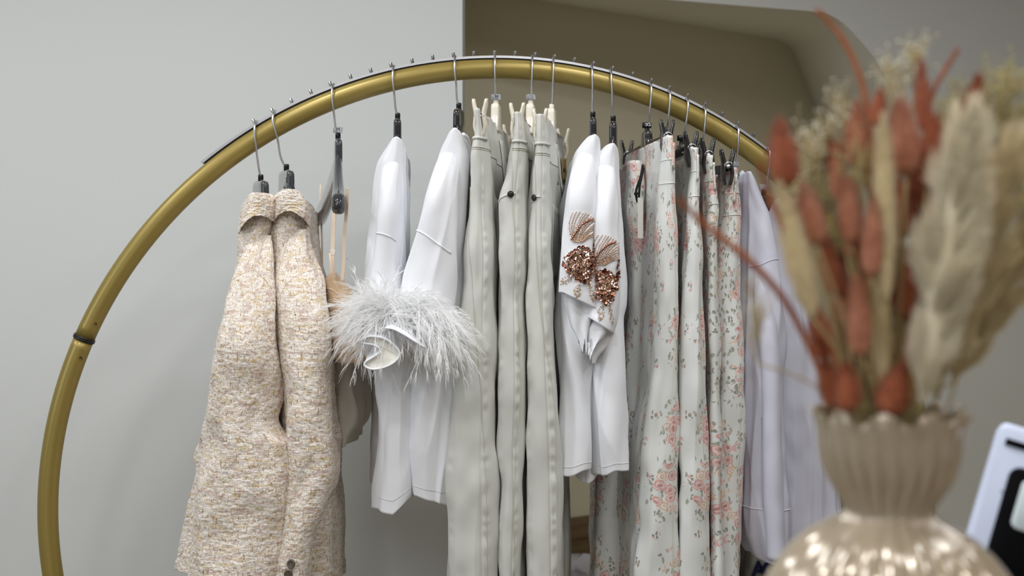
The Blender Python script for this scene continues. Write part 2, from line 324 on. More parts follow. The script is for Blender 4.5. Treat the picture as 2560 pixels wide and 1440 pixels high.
# ------------------------------------------------------------------ loft: a hanging cloth shell seen edge-on
class Loft:
    """rows: (py, xl, xr[, xlf, xrf]) -- outline of the near edge (and of the far edge) level by level."""
    def __init__(s, rows, Yn, Yf, rn=.02, dx=0, wf=1.0, nt=140, nc=34, nf=30, folds=None, amp=.003, seed=0, pucker=(), slant=None,
                 crumple=.0015, crease=0, hem=.012, tw=0, close_top=True, extra=None, tuck=0, tk=.22):
        rows = [tuple(r) if len(r) == 5 else (r[0], r[1], r[2], None, None) for r in rows]
        py = np.array([r[0] for r in rows], float); s.py0, s.py1 = py[0], py[-1]
        q = np.linspace(py[0], py[-1], nt); xl = pchip(py, [r[1] for r in rows], q); xr = pchip(py, [r[2] for r in rows], q)
        Yr = Yn+rn; s.Yr = Yr
        L_ = (xl-1280)/F*Yr; R_ = (xr-1280)/F*Yr; z = CAMZ+(720-q)/F*Yr
        c = (L_+R_)/2; w = (R_-L_)/2
        if rows[0][3] is not None:
            fl = pchip(py, [r[3] for r in rows], q); fr = pchip(py, [r[4] for r in rows], q)
            cf = (fl+fr-2560)/2/F*Yf; wfv = (fr-fl)/2/F*Yf
        else: cf = c+dx; wfv = w*wf
        th = np.linspace(-PI/2, PI/2, nc)
        D = Yf-Yn; rf = min(rn, .02)
        x = []; y = []; k = []   # near cap, right flank, far cap, left flank: as (side factor, depth)
        for a in th: x.append(math.sin(a)); y.append(rn*(1-math.cos(a)))
        for i in range(1, nf): x.append(1); y.append(rn+(D-rn-rf)*i/nf)
        for a in th[::2]: x.append(math.sin(-a)); y.append(D-rf*(1-math.cos(a)))
        for i in range(1, nf): x.append(-1); y.append(D-rf-(D-rn-rf)*i/nf)
        x = np.array(x); y = np.array(y); s.nc, s.nf, n = nc, nf, len(x); s.n = n
        v = y/D; T = np.linspace(0, 1, nt)[:, None]
        C = c[:, None]*(1-v)+cf[:, None]*v; Wd = w[:, None]*(1-v)+wfv[:, None]*v
        X = C+Wd*x; Y = Yn+y[None, :]+0*X; Z = z[:, None]+0*X
        s.z = z
        # outward normals in plan
        nx = np.roll(Y, -1, 1)-np.roll(Y, 1, 1); ny = -(np.roll(X, -1, 1)-np.roll(X, 1, 1)); l = np.hypot(nx, ny)+1e-9; nx /= l; ny /= l
        per = np.cumsum(np.hypot(np.diff(X, axis=1, prepend=X[:, :1]), np.diff(Y, axis=1, prepend=Y[:, :1])), 1)
        ss = per.mean(0); u = ss[None, :]+0*X; S1 = ss[-1]
        rs = np.random.default_rng(seed+100); d = 0*X; ramp = np.minimum(1, T*4+.15)
        for kf in (folds or (3, 5, 8)):
            p0 = rs.random()*6.28; dr = (rs.random()-.5)*2.2
            d = d+np.sin(2*PI*kf*u/S1*max(1, S1/.5)+p0+dr*T*2)*amp*ramp*(3/(kf+1))**.5
        d = d+vn(u*28+seed*7, Z*13+seed*3)*crumple*3+vn(u*60+seed*5, Z*26)*crumple*1.4
        if crease:
            rg = 1-np.abs(vn(u/.021+T*1.7+seed, T*2.2+seed*1.3))*4.4; d = d+crease*rg*np.minimum(1, T*3+.1)
            rg = 1-np.abs(vn(u/.045-T*2.2+seed*2.3, T*1.6+seed))*4; d = d+crease*1.2*rg*np.minimum(1, T*2)
        for (j0, wj, am, per_) in pucker:      # puckered seams: (index, width m, amp, period)
            u0 = ss[int(j0)]; g = np.exp(-((u-u0)/wj)**2)
            d = d+g*am*(np.sin(2*PI*Z/per_+vn(Z*30, u*0+3)*7)*.6+vn(Z*70, u*0+9+seed)*1.5)
        if tw: d = d+vn(u/.0042, Z/.0034)*tw+vn(u/.0018, Z/.002+50)*tw*.5
        if extra is not None: d = d+extra(u/S1, T, Z, ss)
        X = X+nx*d; Y = Y+ny*d
        if tuck: Y = Y+tuck*np.maximum(0, 1-T/tk)**2*np.clip(1-(Y-Yn)/D, 0, 1)   # top of a sleeve recedes into the shoulder
        if slant is not None:      # lift/drop of the lower edge across the width, metres
            ff = np.clip((X-C)/np.maximum(Wd, 1e-4), -1, 1); Z = Z+slant(ff, v[None, :], T)
        s.P = np.stack([X, Y, Z], -1); s.u = u
        s.nt = nt; s.close_top = close_top; s.hem = hem
        dT = np.gradient(s.P, axis=0); dS = np.roll(s.P, -1, 1)-np.roll(s.P, 1, 1)
        nn = np.cross(dS, -dT); s.Nn = nn/(np.linalg.norm(nn, axis=2, keepdims=True)+1e-9)
        s.rows = (q, xl, xr)
    def build(s, name, mat_, parent, i0=0, i1=None):
        i1 = i1 or s.nt; P = s.P[i0:i1]; n = s.n; m = len(P)
        V = P.reshape(-1, 3); uu = s.u[i0:i1].reshape(-1); zz = P[..., 2].reshape(-1); extra = []; eu = []
        i = np.arange(m-1)[:, None]; j = np.arange(n)[None, :]; a = i*n+j; b = i*n+(j+1) % n
        Fq = np.stack([a, a+n, b+n, b], -1).reshape(-1, 4)
        ub = s.u[i0:i1]; wrap = ub[:, -1:]+.002
        if s.hem:                               # cloth turned in at the bottom edge
            last = P[-1]; cen = last.mean(0); nr = s.Nn[i1-1]
            r1 = last-nr*.0012+np.array([0, 0, -.0006]); r2 = last-nr*.002+np.array([0, 0, s.hem])
            k0 = len(V); V = np.concatenate([V, r1, r2]); uu = np.concatenate([uu, s.u[i1-1], s.u[i1-1]]); zz = np.concatenate([zz, last[:, 2], last[:, 2]])
            for base, nxt in (((m-1)*n, k0), (k0, k0+n)):
                jj = np.arange(n); f = np.stack([base+jj, nxt+jj, nxt+(jj+1) % n, base+(jj+1) % n], -1); Fq = np.concatenate([Fq, f])
        V2 = V; me = bpy.data.meshes.new(name); nf4 = len(Fq)
        fl = Fq.tolist()
        if s.close_top:
            ct = P[0].mean(0)+np.array([0, 0, .002]); V2 = np.concatenate([V, ct[None]]); kc = len(V2)-1
            uu = np.concatenate([uu, [0]]); zz = np.concatenate([zz, [ct[2]]])
            fl += [[kc, jj, (jj+1) % n] for jj in range(n)]
        me.from_pydata(V2.tolist(), [], fl); me.update()
        li = np.zeros(len(me.loops), int); me.loops.foreach_get('vertex_index', li)
        U = uu[li].copy(); Zv = zz[li]
        q = U[:nf4*4].reshape(-1, 4); big = (q.max(1)-q.min(1)) > .5*s.u.max(); q[big] = np.where(q[big] < .25*s.u.max(), q[big]+s.u.max()+.0034, q[big]); U[:nf4*4] = q.reshape(-1)
        ul = me.uv_layers.new(name='UVMap'); ul.data.foreach_set('uv', np.stack([U, Zv], -1).astype('f').ravel())
        return link(name, me, mat_, parent)
    def T(s, py): return (py-s.py0)/(s.py1-s.py0)*(s.nt-1)
    def J(s, px, py):                            # fractional column of the near cap under a pixel position
        q, xl, xr = s.rows; a = np.interp(py, q, xl); b = np.interp(py, q, xr)
        f = max(-1, min(1, (px-(a+b)/2)/max(1, (b-a)/2))); return (math.asin(f)+PI/2)/PI*(s.nc-1)
    def flank(s, side, q):                        # column on a flank, q 0 near .. 1 far
        return s.nc-1+q*s.nf if side > 0 else (s.n-q*s.nf) % s.n
    def pt(s, j, t, off=0):
        t = min(max(t, 0), s.nt-1.001); j0 = int(math.floor(j)); a = j-j0; t0 = int(t); b = t-t0; j1 = (j0+1) % s.n; j0 %= s.n
        g = lambda A: (A[t0, j0]*(1-a)+A[t0, j1]*a)*(1-b)+(A[t0+1, j0]*(1-a)+A[t0+1, j1]*a)*b
        nn = g(s.Nn); nn = nn/np.linalg.norm(nn); return Vector(g(s.P)+nn*off), Vector(nn)
    def px(s, px, py, off=0): return s.pt(s.J(px, py), s.T(py), off)
    def line(s, mb, pts, r=.0009, off=.0002, n=5, sub=8, flat=1.0):   # pts as (px, py)
        c = catmull([(p[0], p[1], 0) for p in pts], sub); mb.tube([s.px(p.x, p.y, off)[0] for p in c], r, n, flat=flat)
    def path(s, mb, jt, r=.0009, off=.0002, n=5):   # jt as (col, py)
        c = [Vector((a, b, 0)) for a, b in jt]; out = []
        for i in range(len(c)-1):
            for k in range(14): out.append(c[i].lerp(c[i+1], k/14))
        out.append(c[-1]); mb.tube([s.pt(p.x, s.T(p.y), off)[0] for p in out], r, n)
    def ring(s, mb, py, r=.001, off=.0003, n=5):
        t = s.T(py); pts = [s.pt(j, t, off)[0] for j in range(0, s.n)]; pts.append(pts[0]); mb.tube(pts, r, n, cap=False)
    def patch(s, name, mat_, parent, pts_jt, off=.0015, thick=.0012):
        """a flat cloth piece lying on the shell: grid of (col, py) rows"""
        vs = []; R = len(pts_jt); Cn = len(pts_jt[0])
        for o_ in (off, off-thick):
            for r in pts_jt:
                for (j, p) in r: vs.append(s.pt(j, s.T(p), o_)[0])
        fs = []; K = R*Cn
        for i in range(R-1):
            for k in range(Cn-1):
                a = i*Cn+k; fs.append((a, a+Cn, a+Cn+1, a+1)); fs.append((K+a, K+a+1, K+a+Cn+1, K+a+Cn))
        bd = [k for k in range(Cn)]+[i*Cn+Cn-1 for i in range(1, R)]+[(R-1)*Cn+k for k in range(Cn-2, -1, -1)]+[i*Cn for i in range(R-2, 0, -1)]
        for i in range(len(bd)): a, b = bd[i], bd[(i+1) % len(bd)]; fs.append((a, b, K+b, K+a))
        uv = []
        for f in fs:
            for i in f: uv.append((vs[i].x*1.3+vs[i].y, vs[i].z))
        return mesh(name, vs, fs, mat_, parent, uv=uv)

def text_mesh(txt, size, ext=.0004, shear=0, bold=0):
    c = bpy.data.curves.new('t', 'FONT'); c.body = txt; c.size = size; c.extrude = ext; c.align_x = 'CENTER'; c.align_y = 'CENTER'; c.shear = shear; c.offset = bold
    o = bpy.data.objects.new('t', c); COL.objects.link(o); bpy.context.view_layer.update()
    me = bpy.data.meshes.new_from_object(o.evaluated_get(bpy.context.evaluated_depsgraph_get()))
    bpy.data.objects.remove(o); bpy.data.curves.remove(c); return me
def text(name, txt, size, mat_, parent, loc, rz=0, rx=PI/2, ry=0, ext=.0003, shear=0, bold=0):
    me = text_mesh(txt, size, ext, shear, bold); me.name = name
    R = Matrix.Translation(loc) @ Matrix.Rotation(rz, 4, 'Z') @ Matrix.Rotation(rx, 4, 'X') @ Matrix.Rotation(ry, 4, 'Z'); me.transform(R)
    return link(name, me, mat_, parent, smooth=False)
# ------------------------------------------------------------------ the setting
def struct(name, v, f, m, smooth=False):
    o = mesh(name, v, f, m, smooth=smooth); o['kind'] = 'structure'; return o
ZF = CAMZ-1.40; ZP = CAMZ-.818; ZT = 2.75
def prism(name, plan, z0, z1, m):
    n = len(plan); v = [(x, y, z0) for x, y in plan]+[(x, y, z1) for x, y in plan]
    return struct(name, v, [tuple(range(n-1, -1, -1)), tuple(range(n, 2*n))]+[(i, (i+1) % n, n+(i+1) % n, n+i) for i in range(n)], m)
x1 = (1156-1280)/F*2.52
def backY(x): return (2.875*1.15)+.648*(x-.1415*1.15)
def frontY(x): return 2.875+.306*(x-.404)
prism('wall_left', [(-4.2, 2.30), (x1, 2.52), (x1, 2.66), (-4.2, 2.5)], 0, ZT, M['wall'])
struct('wall_return', [(x1-.01, 2.60, 0), (x1-.06, backY(x1)+.05, 0), (x1-.06, backY(x1)+.05, ZT), (x1-.01, 2.60, ZT)], [(0, 1, 2, 3)], M['niche'])
xb0, xb1 = x1-.08, 1.45
prism('wall_back', [(xb0, backY(xb0)), (xb1, backY(xb1)), (xb1, backY(xb1)+.12), (xb0, backY(xb0)+.12)], 0, ZT, M['niche'])
# right wall with the arched opening; the opening's edge is a real reveal that runs back to the niche wall
edge = [(900, -70), (1300, -31), (1680, 0), (1900, 18), (1990, 25), (2035, 29), (2070, 36), (2105, 56), (2140, 90), (2175, 130), (2205, 172), (2228, 212), (2244, 262), (2252, 330), (2256, 420), (2258, 600), (2258, 1000), (2258, 1560)]
def on_front(px, py):
    k = (px-1280)/F; Y = (2.875-.306*.404)/(1-.306*k); return Vector((k*Y, Y, CAMZ+(720-py)/F*Y))
E1 = []
ec = catmull([(a, b, 0) for a, b in edge], 5)
for p in ec: E1.append(on_front(p.x, p.y))
vs = list(E1); n = len(vs); out = []
top = [Vector((p.x, p.y, ZT+.05)) for p in E1]
xr_ = 3.2
for i, p in enumerate(E1):
    out.append(Vector((p.x, p.y, ZT+.1)) if p.x < E1[-1].x-.02 or False else None)
vv = []; ff = []
kcorner = next(i for i, p in enumerate(ec) if p.x > 2070)
for i in range(n): vv.append(E1[i])
# outer ring: above the opening for the flat part, right of it for the jamb
for i in range(n):
    if i <= kcorner: vv.append(Vector((E1[i].x, frontY(E1[i].x), ZT+.1)))
    else:
        a = (i-kcorner)/(n-1-kcorner); xx = xr_; zz = (ZT+.1)*(1-a)+E1[-1].z*a; vv.append(Vector((xx, frontY(xx), zz)))
for i in range(n-1): ff.append((i, n+i, n+i+1, i+1))
vv.append(Vector((xr_, frontY(xr_), ZT+.1))); ff.append((kcorner, n+kcorner, len(vv)-1, n+kcorner+1, ) if False else (n+kcorner, len(vv)-1, n+kcorner+1))
vv.append(Vector((xr_, frontY(xr_), 0))); vv.append(Vector((E1[-1].x, E1[-1].y, 0))); ff.append((n-1, 2*n-1, len(vv)-2, len(vv)-1))
struct('wall_right', vv, ff, M['arch'])
rv, rf_ = [], []
for i, p in enumerate(E1):
    zb = p.z+ (.10 if i <= kcorner+4 else .10*max(0, 1-(i-kcorner-4)/12))
    bx = p.x+.01; rv += [p, Vector((bx*1.0+.05, backY(bx+.05)+.03, zb))]
for i in range(n-1): rf_.append((2*i, 2*i+1, 2*i+3, 2*i+2))
rv += [Vector((E1[-1].x, E1[-1].y, 0)), Vector((E1[-1].x+.06, backY(E1[-1].x+.06)+.03, 0))]; rf_.append((2*n-2, 2*n-1, 2*n+1, 2*n))
o = struct('wall_arch_reveal', rv, rf_, M['arch_lit'], smooth=True)
prism('floor', [(-4.2, -3), (3.2, -3), (3.2, 4.6), (-4.2, 4.6)], -.1, 0, M['floor'])
prism('trim_1', [(x1-.02, 2.70), (1.35, 2.95), (1.35, backY(1.35)+.02), (x1-.02, backY(x1)+.02)], 0, ZP, M['niche'])
prism('ceiling', [(-4.2, -3), (3.2, -3), (3.2, 4.6), (-4.2, 4.6)], ZT, ZT+.1, M['behind'])
prism('wall_behind', [(-4.2, -3.1), (3.2, -3.1), (3.2, -3), (-4.2, -3)], 0, ZT, M['behind'])
prism('wall_side', [(-4.3, -3), (-4.2, -3), (-4.2, 2.6), (-4.3, 2.6)], 0, ZT, M['behind'])
prism('wall_far_side', [(3.2, -3), (3.3, -3), (3.3, 4.6), (3.2, 4.6)], 0, ZT, M['behind'])
# moulded baseboard along the niche wall, on the platform
bn = Vector((.648, -1, 0)).normalized(); bd_ = Vector((1, .648, 0)).normalized()
prof = [(0, 0), (.030, 0), (.030, .060), (.024, .066), (.024, .088), (.030, .094), (.030, .104), (.018, .114), (.018, .132), (.010, .146), (0, .150)]
a0 = Vector((xb0, backY(xb0)-.002, ZP)); a1 = Vector((1.3, backY(1.3)-.002, ZP)); rr = []
for a in (a0, a1): rr.append([a+bn*p[0]+Vector((0, 0, p[1])) for p in prof])
mb = MB(); mb.rings(rr); o = mb.build('baseboard_back', M['wood'], smooth=False); o['kind'] = 'structure'

# ------------------------------------------------------------------ the round garment rack
def rackY(x): return 2.05+.1*x
CL = [(130, 1440), (124, 1250), (150, 1040), (190, 883), (285, 705), (372, 578), (475, 475), (510, 448), (680, 328), (840, 243), (1040, 190), (1235, 177), (1400, 184), (1528, 209), (1680, 262), (1800, 328), (1900, 398)]
cx, cz = -.018, CAMZ-.3966; TR = .0172
ths, rs_ = [], []
for a, b in CL:
    u = (a-1280)/F; Y = 2.05/(1-.1*u); X = u*Y; Z = CAMZ+(720-b)/F*Y
    hx = (X-cx)*math.sqrt(1.01); ths.append(math.atan2(hx, Z-cz)); rs_.append(math.hypot(hx, Z-cz))
pf = np.polyfit(ths, rs_, 4); TH0, TH1 = min(ths), max(ths)
def rad(t):
    r = float(np.polyval(pf, min(max(t, TH0), TH1))); return r
def ringpt(t, dr=0, dy=0):
    r = rad(t)+dr; X = cx+r*math.sin(t)/math.sqrt(1.01); return Vector((X, rackY(X)+dy, cz+r*math.cos(t)))
def th_at(px):     # angle whose ring point is seen in the given column
    lo, hi = -1.5, 1.2
    for _ in range(50):
        m_ = (lo+hi)/2; p = ringpt(m_, TR)
        if p.x/p.y*F+1280 < px: lo = m_
        else: hi = m_
    return lo
rack = thing('clothing_rack', (cx, rackY(cx), 0), 'large round gold metal clothing rack with a pegged steel strip along its top', 'clothing rack')
TJ = math.atan2(-(187-187), 1)
TJ = th_at(187)
zb = .03
tb = MB(); tb.tube([ringpt(TJ+.004+(2.35-TJ)*k/150) for k in range(151)], TR, 24); tb.build('upper_tube', M['gold'], rack)
tb = MB(); tb.tube([ringpt(TJ-.004-(TJ+2.35)*k/60) for k in range(61)], TR, 24); tb.build('lower_tube', M['gold'], rack)
jb = MB(); jb.tube([ringpt(TJ+a) for a in (-.0045, -.004, -.001, 0, .001, .004, .0045)], [TR*.98, TR*1.1, TR*1.12, TR*1.05, TR*1.12, TR*1.1, TR*.98], 24); jb.build('joint_ring', M['rubber'], rack)
for sgn in (-1, 1):
    bb = MB(); p = ringpt(2.35*sgn); bb.tube([p, Vector((p.x, p.y, .02))], TR, 16); bb.box((p.x, p.y, .0125), (.03, .26, .0125))
    bb.build('foot', M['gold'], rack)
T0, T1 = th_at(512)-.002, th_at(1990)
rl = MB()
ringsl = []
for k in range(121):
    t = T0+(T1-T0)*k/120; q = []
    for dy, dr in ((-.009, .0010), (-.009, .0052), (.009, .0052), (.009, .0010)): q.append(ringpt(t, TR+dr, dy))
    ringsl.append(q)
rl.rings(ringsl); rl.build('peg_strip', M['steel'], rack, smooth=False)
und = MB(); und.rings([[ringpt(T0+.004+(T1-T0-.008)*k/80, TR+dr, dy) for dy, dr in ((-.0062, -.0012), (-.0062, .0010), (.0062, .0010), (.0062, -.0012))] for k in range(81)]); und.build('strip_gasket', M['rubber'], rack, smooth=False)
PEG = [643, 688, 735, 783, 831, 881, 931, 981, 1033, 1084, 1135, 1186, 1237, 1288, 1337, 1385, 1434, 1481, 1528, 1577, 1623, 1668, 1712, 1755, 1797, 1836, 1876, 1913, 1950]
for pxx in PEG:
    t = th_at(pxx); a = ringpt(t, TR+.004, .004); b = ringpt(t, TR+.0165, .004)
    pb = MB(); d = (b-a).normalized(); pb.lathe([(.0045, 0), (.0045, .0012), (.0030, .0014), (.0030, .0120), (.0022, .0125), (.0018, .0110)], a, d, 12)
    pb.build('peg', M['chrome'], rack)
for tt, sz in ((TJ+.036, .010), (TJ-.045, .013)):
    p = ringpt(tt); c = p+Vector((.0125, -.0128, 0)); text('printed_mark', 'e', sz, M['ink'], rack, c+Vector((.0002, -.0002, 0)), rz=.80, ext=.0002, bold=.0004)

# ------------------------------------------------------------------ hangers
def tube_front(pxh):
    t = th_at(pxh); return ringpt(t), ringpt(t, TR+.0052)
def hook(mb, neck, pxh):
    c, top = tube_front(pxh); x = top.x; d = Vector((c.x-cx, 0, c.z-cz)).normalized()
    tz = top.z+.0022
    pts = [neck, neck.lerp(Vector((x, neck.y-.012, c.z-.036)), .5), Vector((x*.6+neck.x*.4, c.y-.021, c.z-.030)), Vector((x, c.y-.026, c.z)), Vector((x, c.y-.021, c.z+.014)), Vector((x, c.y-.008, tz)), Vector((x, c.y+.004, tz+.0005)), Vector((x, c.y+.018, tz-.010)), Vector((x, c.y+.023, c.z-.002)), Vector((x, c.y+.021, c.z-.009))]
    mb.tube(catmull(pts, 6), .0018, 8)
def neck_plate(mb, o, U, Lx, w, t, h, n=20, bulge=1.15):
    """rounded upright plate: w along the arms, t across, h tall, hanging from o"""
    rings = []
    for k in range(15):
        a = k/14; z = -h*a; s_ = math.sin(min(1, a*7+.22)*PI/2)*(.86+.14*a)*(1 if a < .5 else 1+(bulge-1)*(a-.5)*2)
        rings.append([o+U*(abs(math.cos(q))**.42*math.copysign(1, math.cos(q))*w/2*s_)+Lx*(abs(math.sin(q))**.42*math.copysign(1, math.sin(q))*t/2*min(1, s_*1.1))+Vector((0, 0, z)) for q in [2*PI*i/n for i in range(n)]])
    mb.rings(rings)
def arm(mb, o, U, Lx, reach, drop, h0, h1, t0, t1, sgn, lag=1.0):
    rings = []
    for k in range(21):
        a = k/20; u = reach*a*sgn; z = -drop*(1-(1-a)**1.6*(1)) if lag else -drop*a
        hh = h0*(1-a)+h1*a; tt = t0*(1-a)+t1*a
        if a > .88: e = (a-.88)/.12; hh *= math.sqrt(max(.05, 1-e*e)); tt *= math.sqrt(max(.05, 1-e*e))
        ctr = o+U*u+Vector((0, 0, z))
        rings.append([ctr+Lx*(abs(math.cos(q))**.7*math.copysign(1, math.cos(q))*tt/2)+Vector((0, 0, abs(math.sin(q))**.7*math.copysign(1, math.sin(q))*hh/2)) for q in [2*PI*i/14 for i in range(14)]])
    mb.rings(rings)
def basis(yaw):    # U points to the near end (toward -Y), yaw positive swings it to +X
    U = Vector((math.sin(yaw), -math.cos(yaw), 0)); return U, Vector((U.y, -U.x, 0))*-1
HG = 'hangers on the round rack'
def shoulder_hanger(pxh, nx, ny, yaw, label, m='smoke', ring=None, name='plastic_hanger', w=.040, t=.0145, h=.072, reach=.15, drop=.085, group=None, ay=None, th1=1.3):
    t_ = th_at(pxh); Yc = ringpt(t_).y; o = at(nx, ny, Yc)
    hg = thing(name, o, label, 'hanger', HG); U, Lx = basis(yaw)
    mb = MB(); hook(mb, o+Vector((0, 0, -.008)), pxh); mb.build('hook', M['steel'], hg)
    mb = MB(); mb.lathe([(.0042, .001), (.0048, -.001), (.0048, -.010)], o, (0, 0, 1), 14); mb.build('collar', M['black' if m != 'ivory' else 'ivory'], hg)
    mb = MB(); p0 = o+Vector((0, 0, -.008)); neck_plate(mb, p0, U, Lx, w, t, h)
    q0 = p0+Vector((0, 0, -h*.62)); ay = ay if ay is not None else (0, 0)
    for sg, a_ in ((1, ay[0]), (-1, ay[1])): Ua, La = basis(R_(a_)); arm(mb, q0, Ua, La, reach, drop-h*.62+.02, .046, .034, t*.9, t*th1, sg)
    b = mb.build('shoulder_frame', M[m], hg)
    em = MB(); c = p0+U*(w/2*.93)+Vector((0, 0, -h*.50)); em.lathe([(.0045, 0), (.0048, .0006), (.0036, .0008)], c, U, 14); em.build('moulded_badge', M[m], hg)
    if ring: size_ring(hg, o, ring)
    return hg, o, U, Lx
def size_ring(hg, o, ring):
    txt, mm, tm = ring; mb = MB(); mb.lathe([(.0078, .0015), (.0086, .002), (.0086, .0105), (.0078, .011)], o, (0, 0, 1), 20)
    r = mb.build('size_ring', M[mm], hg)
    if txt: text('size_letter', txt, .0085, M[tm], r, o+Vector((.0015, -.0088, .0062)), ext=.0003)
def clip(hg, c, U, Lx, m, sc=1.0, jawlen=.030, spread=.0085):
    """pinch clip: two levers whose tips stand apart, jaws meeting below"""
    cl = mesh('clip', *spring_geo(c, U, Lx, sc), M['steel'], hg)
    for sg in (-1, 1):
        mb = MB(); pts = [c+Lx*sg*spread*1.25*sc+Vector((0, 0, .032*sc)), c+Lx*sg*spread*1.1*sc+Vector((0, 0, .022*sc)), c+Lx*sg*.0062*sc+Vector((0, 0, .008*sc)), c+Lx*sg*.0068*sc+Vector((0, 0, -.002*sc)), c+Lx*sg*.0078*sc+Vector((0, 0, -.014*sc)), c+Lx*sg*.0045*sc+Vector((0, 0, -jawlen*sc))]
        P = catmull(pts, 4); rings = []
        for i, p in enumerate(P):
            a = i/(len(P)-1); hw = .0095*sc*(math.sin(min(1, a*6+.25)*PI/2))*(1-.25*max(0, a-.6)/.4); tt = .0028*sc*(1+.5*math.sin(a*PI))
            rings.append([p+U*hw*math.cos(q)+Lx*tt*math.sin(q) for q in [2*PI*k/12 for k in range(12)]])
        mb.rings(rings); l = mesh('lever', mb.v, mb.f, M[m], hg); l.parent = cl; l.matrix_parent_inverse = Matrix()
    return cl
def spring_geo(c, U, Lx, sc):
    mb = MB(); mb.tube([c+Lx*.0072*sc*math.cos(a)+Vector((0, 0, .0062*sc*math.sin(a)+.003*sc))+U*.0085*sc for a in [PI*k/10 for k in range(-1, 12)]], .0009*sc, 6)
    mb.lathe([(.0035*sc, -.010*sc), (.0035*sc, .010*sc)], c+Vector((0, 0, .002*sc)), U, 10)
    return mb.v, mb.f
def clip_hanger(pxh, nx, ny, yaw, label, m, half, ring=None, bar_drop=.062, up=.0, plate_w=.040, sc=1.0, near_px=None, far_px=None, tips=None):
    t_ = th_at(pxh); Yc = ringpt(t_).y; o = at(nx, ny, Yc)
    hg = thing('clip_hanger', o, label, 'hanger', HG)
    A = at(near_px[0], near_px[1], Yc-half); B = at(far_px[0], far_px[1], Yc+half)
    U = (A-B).normalized(); Uh = Vector((U.x, U.y, 0)).normalized(); Lx = Vector((-Uh.y, Uh.x, 0))
    mb = MB(); hook(mb, o+Vector((0, 0, -.006)), pxh); mb.build('hook', M['steel'], hg)
    mb = MB(); mb.lathe([(.0035, .003), (.0048, .001), (.0050, -.010)], o, (0, 0, 1), 14); mb.build('collar', M[m], hg)
    mb = MB(); p0 = o+Vector((0, 0, -.004)); Cm = (A+B)/2; hgt = p0.z-Cm.z+.004
    neck_plate(mb, p0, Uh, Lx, plate_w, .016, max(.03, hgt), bulge=1.5); mb.build('neck_plate', M[m], hg)
    mb = MB(); rings = []
    for k in range(25):
        a = k/24; p = A.lerp(B, a); hh = .010+.006*math.sin(a*PI); rings.append([p+Lx*x+Vector((0, 0, z)) for x, z in ((-.0035, -hh/2), (-.0035, hh/2), (-.0015, hh/2+.001), (.0015, hh/2+.001), (.0035, hh/2), (.0035, -hh/2), (.001, -hh/2), (.001, hh/2-.004), (-.001, hh/2-.004), (-.001, -hh/2))])
    mb.rings(rings); mb.build('bar', M[m], hg, smooth=False)
    clip(hg, A, Uh, Lx, m, sc); clip(hg, B, Uh, Lx, m, sc)
    if ring: size_ring(hg, o, ring)
    return hg
R_ = math.radians
shoulder_hanger(648, 652, 438, R_(42), 'grey translucent hanger of the leftmost tweed jacket', w=.046, reach=.11, ay=(9, 9))
shoulder_hanger(693, 716, 412, R_(38), 'grey translucent hanger of the tweed jacket with the higher rolled collar', w=.048, reach=.11, ay=(9, 9))
_, oC, UC, LC = shoulder_hanger(838, 845, 334, R_(14), 'smoke grey hanger marked M with bare arms, carrying thin camisole straps', ring=('M', 'clear', 'ink'), reach=.20, drop=.112, w=.034, ay=(9, 20), th1=1.75)
shoulder_hanger(987, 994, 284, R_(3), 'dark translucent hanger above the left feather trimmed white blouse', m='smoked', w=.040)
shoulder_hanger(1139, 1147, 259, R_(-14), 'dark translucent hanger of the wide sleeved feather blouse beside the first ecru jeans', m='smoked')
clip_hanger(1238, 1240, 252, 0, 'ivory clip hanger with clear M ring, left of the three on the ecru jeans', 'ivory', .185, ring=('M', 'clear', 'ink'), near_px=(1200, 296), far_px=(1273, 352))
clip_hanger(1330, 1327, 252, 0, 'ivory clip hanger with clear ring between the two other ivory hangers', 'ivory', .185, ring=('S  L', 'clear', 'steel'), near_px=(1293, 306), far_px=(1352, 356))
clip_hanger(1382, 1379, 264, 0, 'ivory clip hanger without size ring on the rightmost ecru jeans', 'ivory', .185, near_px=(1350, 320), far_px=(1408, 362))
shoulder_hanger(1477, 1482, 281, R_(-4), 'dark translucent hanger of the white top whose sequins sit higher', m='smoked', ay=(-8, 6))
shoulder_hanger(1524, 1533, 291, R_(-8), 'dark translucent hanger of the white top whose sequins sit lower', m='smoked', ay=(-9, 8))
hk = clip_hanger(1622, 1617, 322, 0, 'dark clip hanger with black XS ring on the leftmost floral trousers', 'smoked', .140, ring=('XS', 'black', 'paper'), near_px=(1667, 346), far_px=(1567, 392), plate_w=.034)
clip_hanger(1668, 1663, 322, 0, 'dark clip hanger on the second floral trousers, hook behind the white waistband', 'smoked', .140, near_px=(1727, 375), far_px=(1612, 410))
clip_hanger(1712, 1704, 354, 0, 'dark clip hanger with blank black ring on the third floral trousers', 'smoked', .140, ring=('', 'black', 'ink'), near_px=(1769, 392), far_px=(1655, 425))
clip_hanger(1755, 1751, 356, 0, 'dark clip hanger of the rightmost floral trousers, its bar hidden by their waist', 'smoked', .140, near_px=(1818, 420), far_px=(1700, 445))
_, oO, UO, LO = shoulder_hanger(1836, 1837, 420, R_(4), 'smoke hanger with clear ring rising from the left white shirt dress', ring=('', 'clear', 'ink'), reach=.05, ay=(-5, -5))
shoulder_hanger(1913, 1910, 476, R_(-62), 'dark hanger with clear ring above the rightmost white shirt dress', m='smoked', ring=('', 'clear', 'ink'), w=.05, reach=.05)
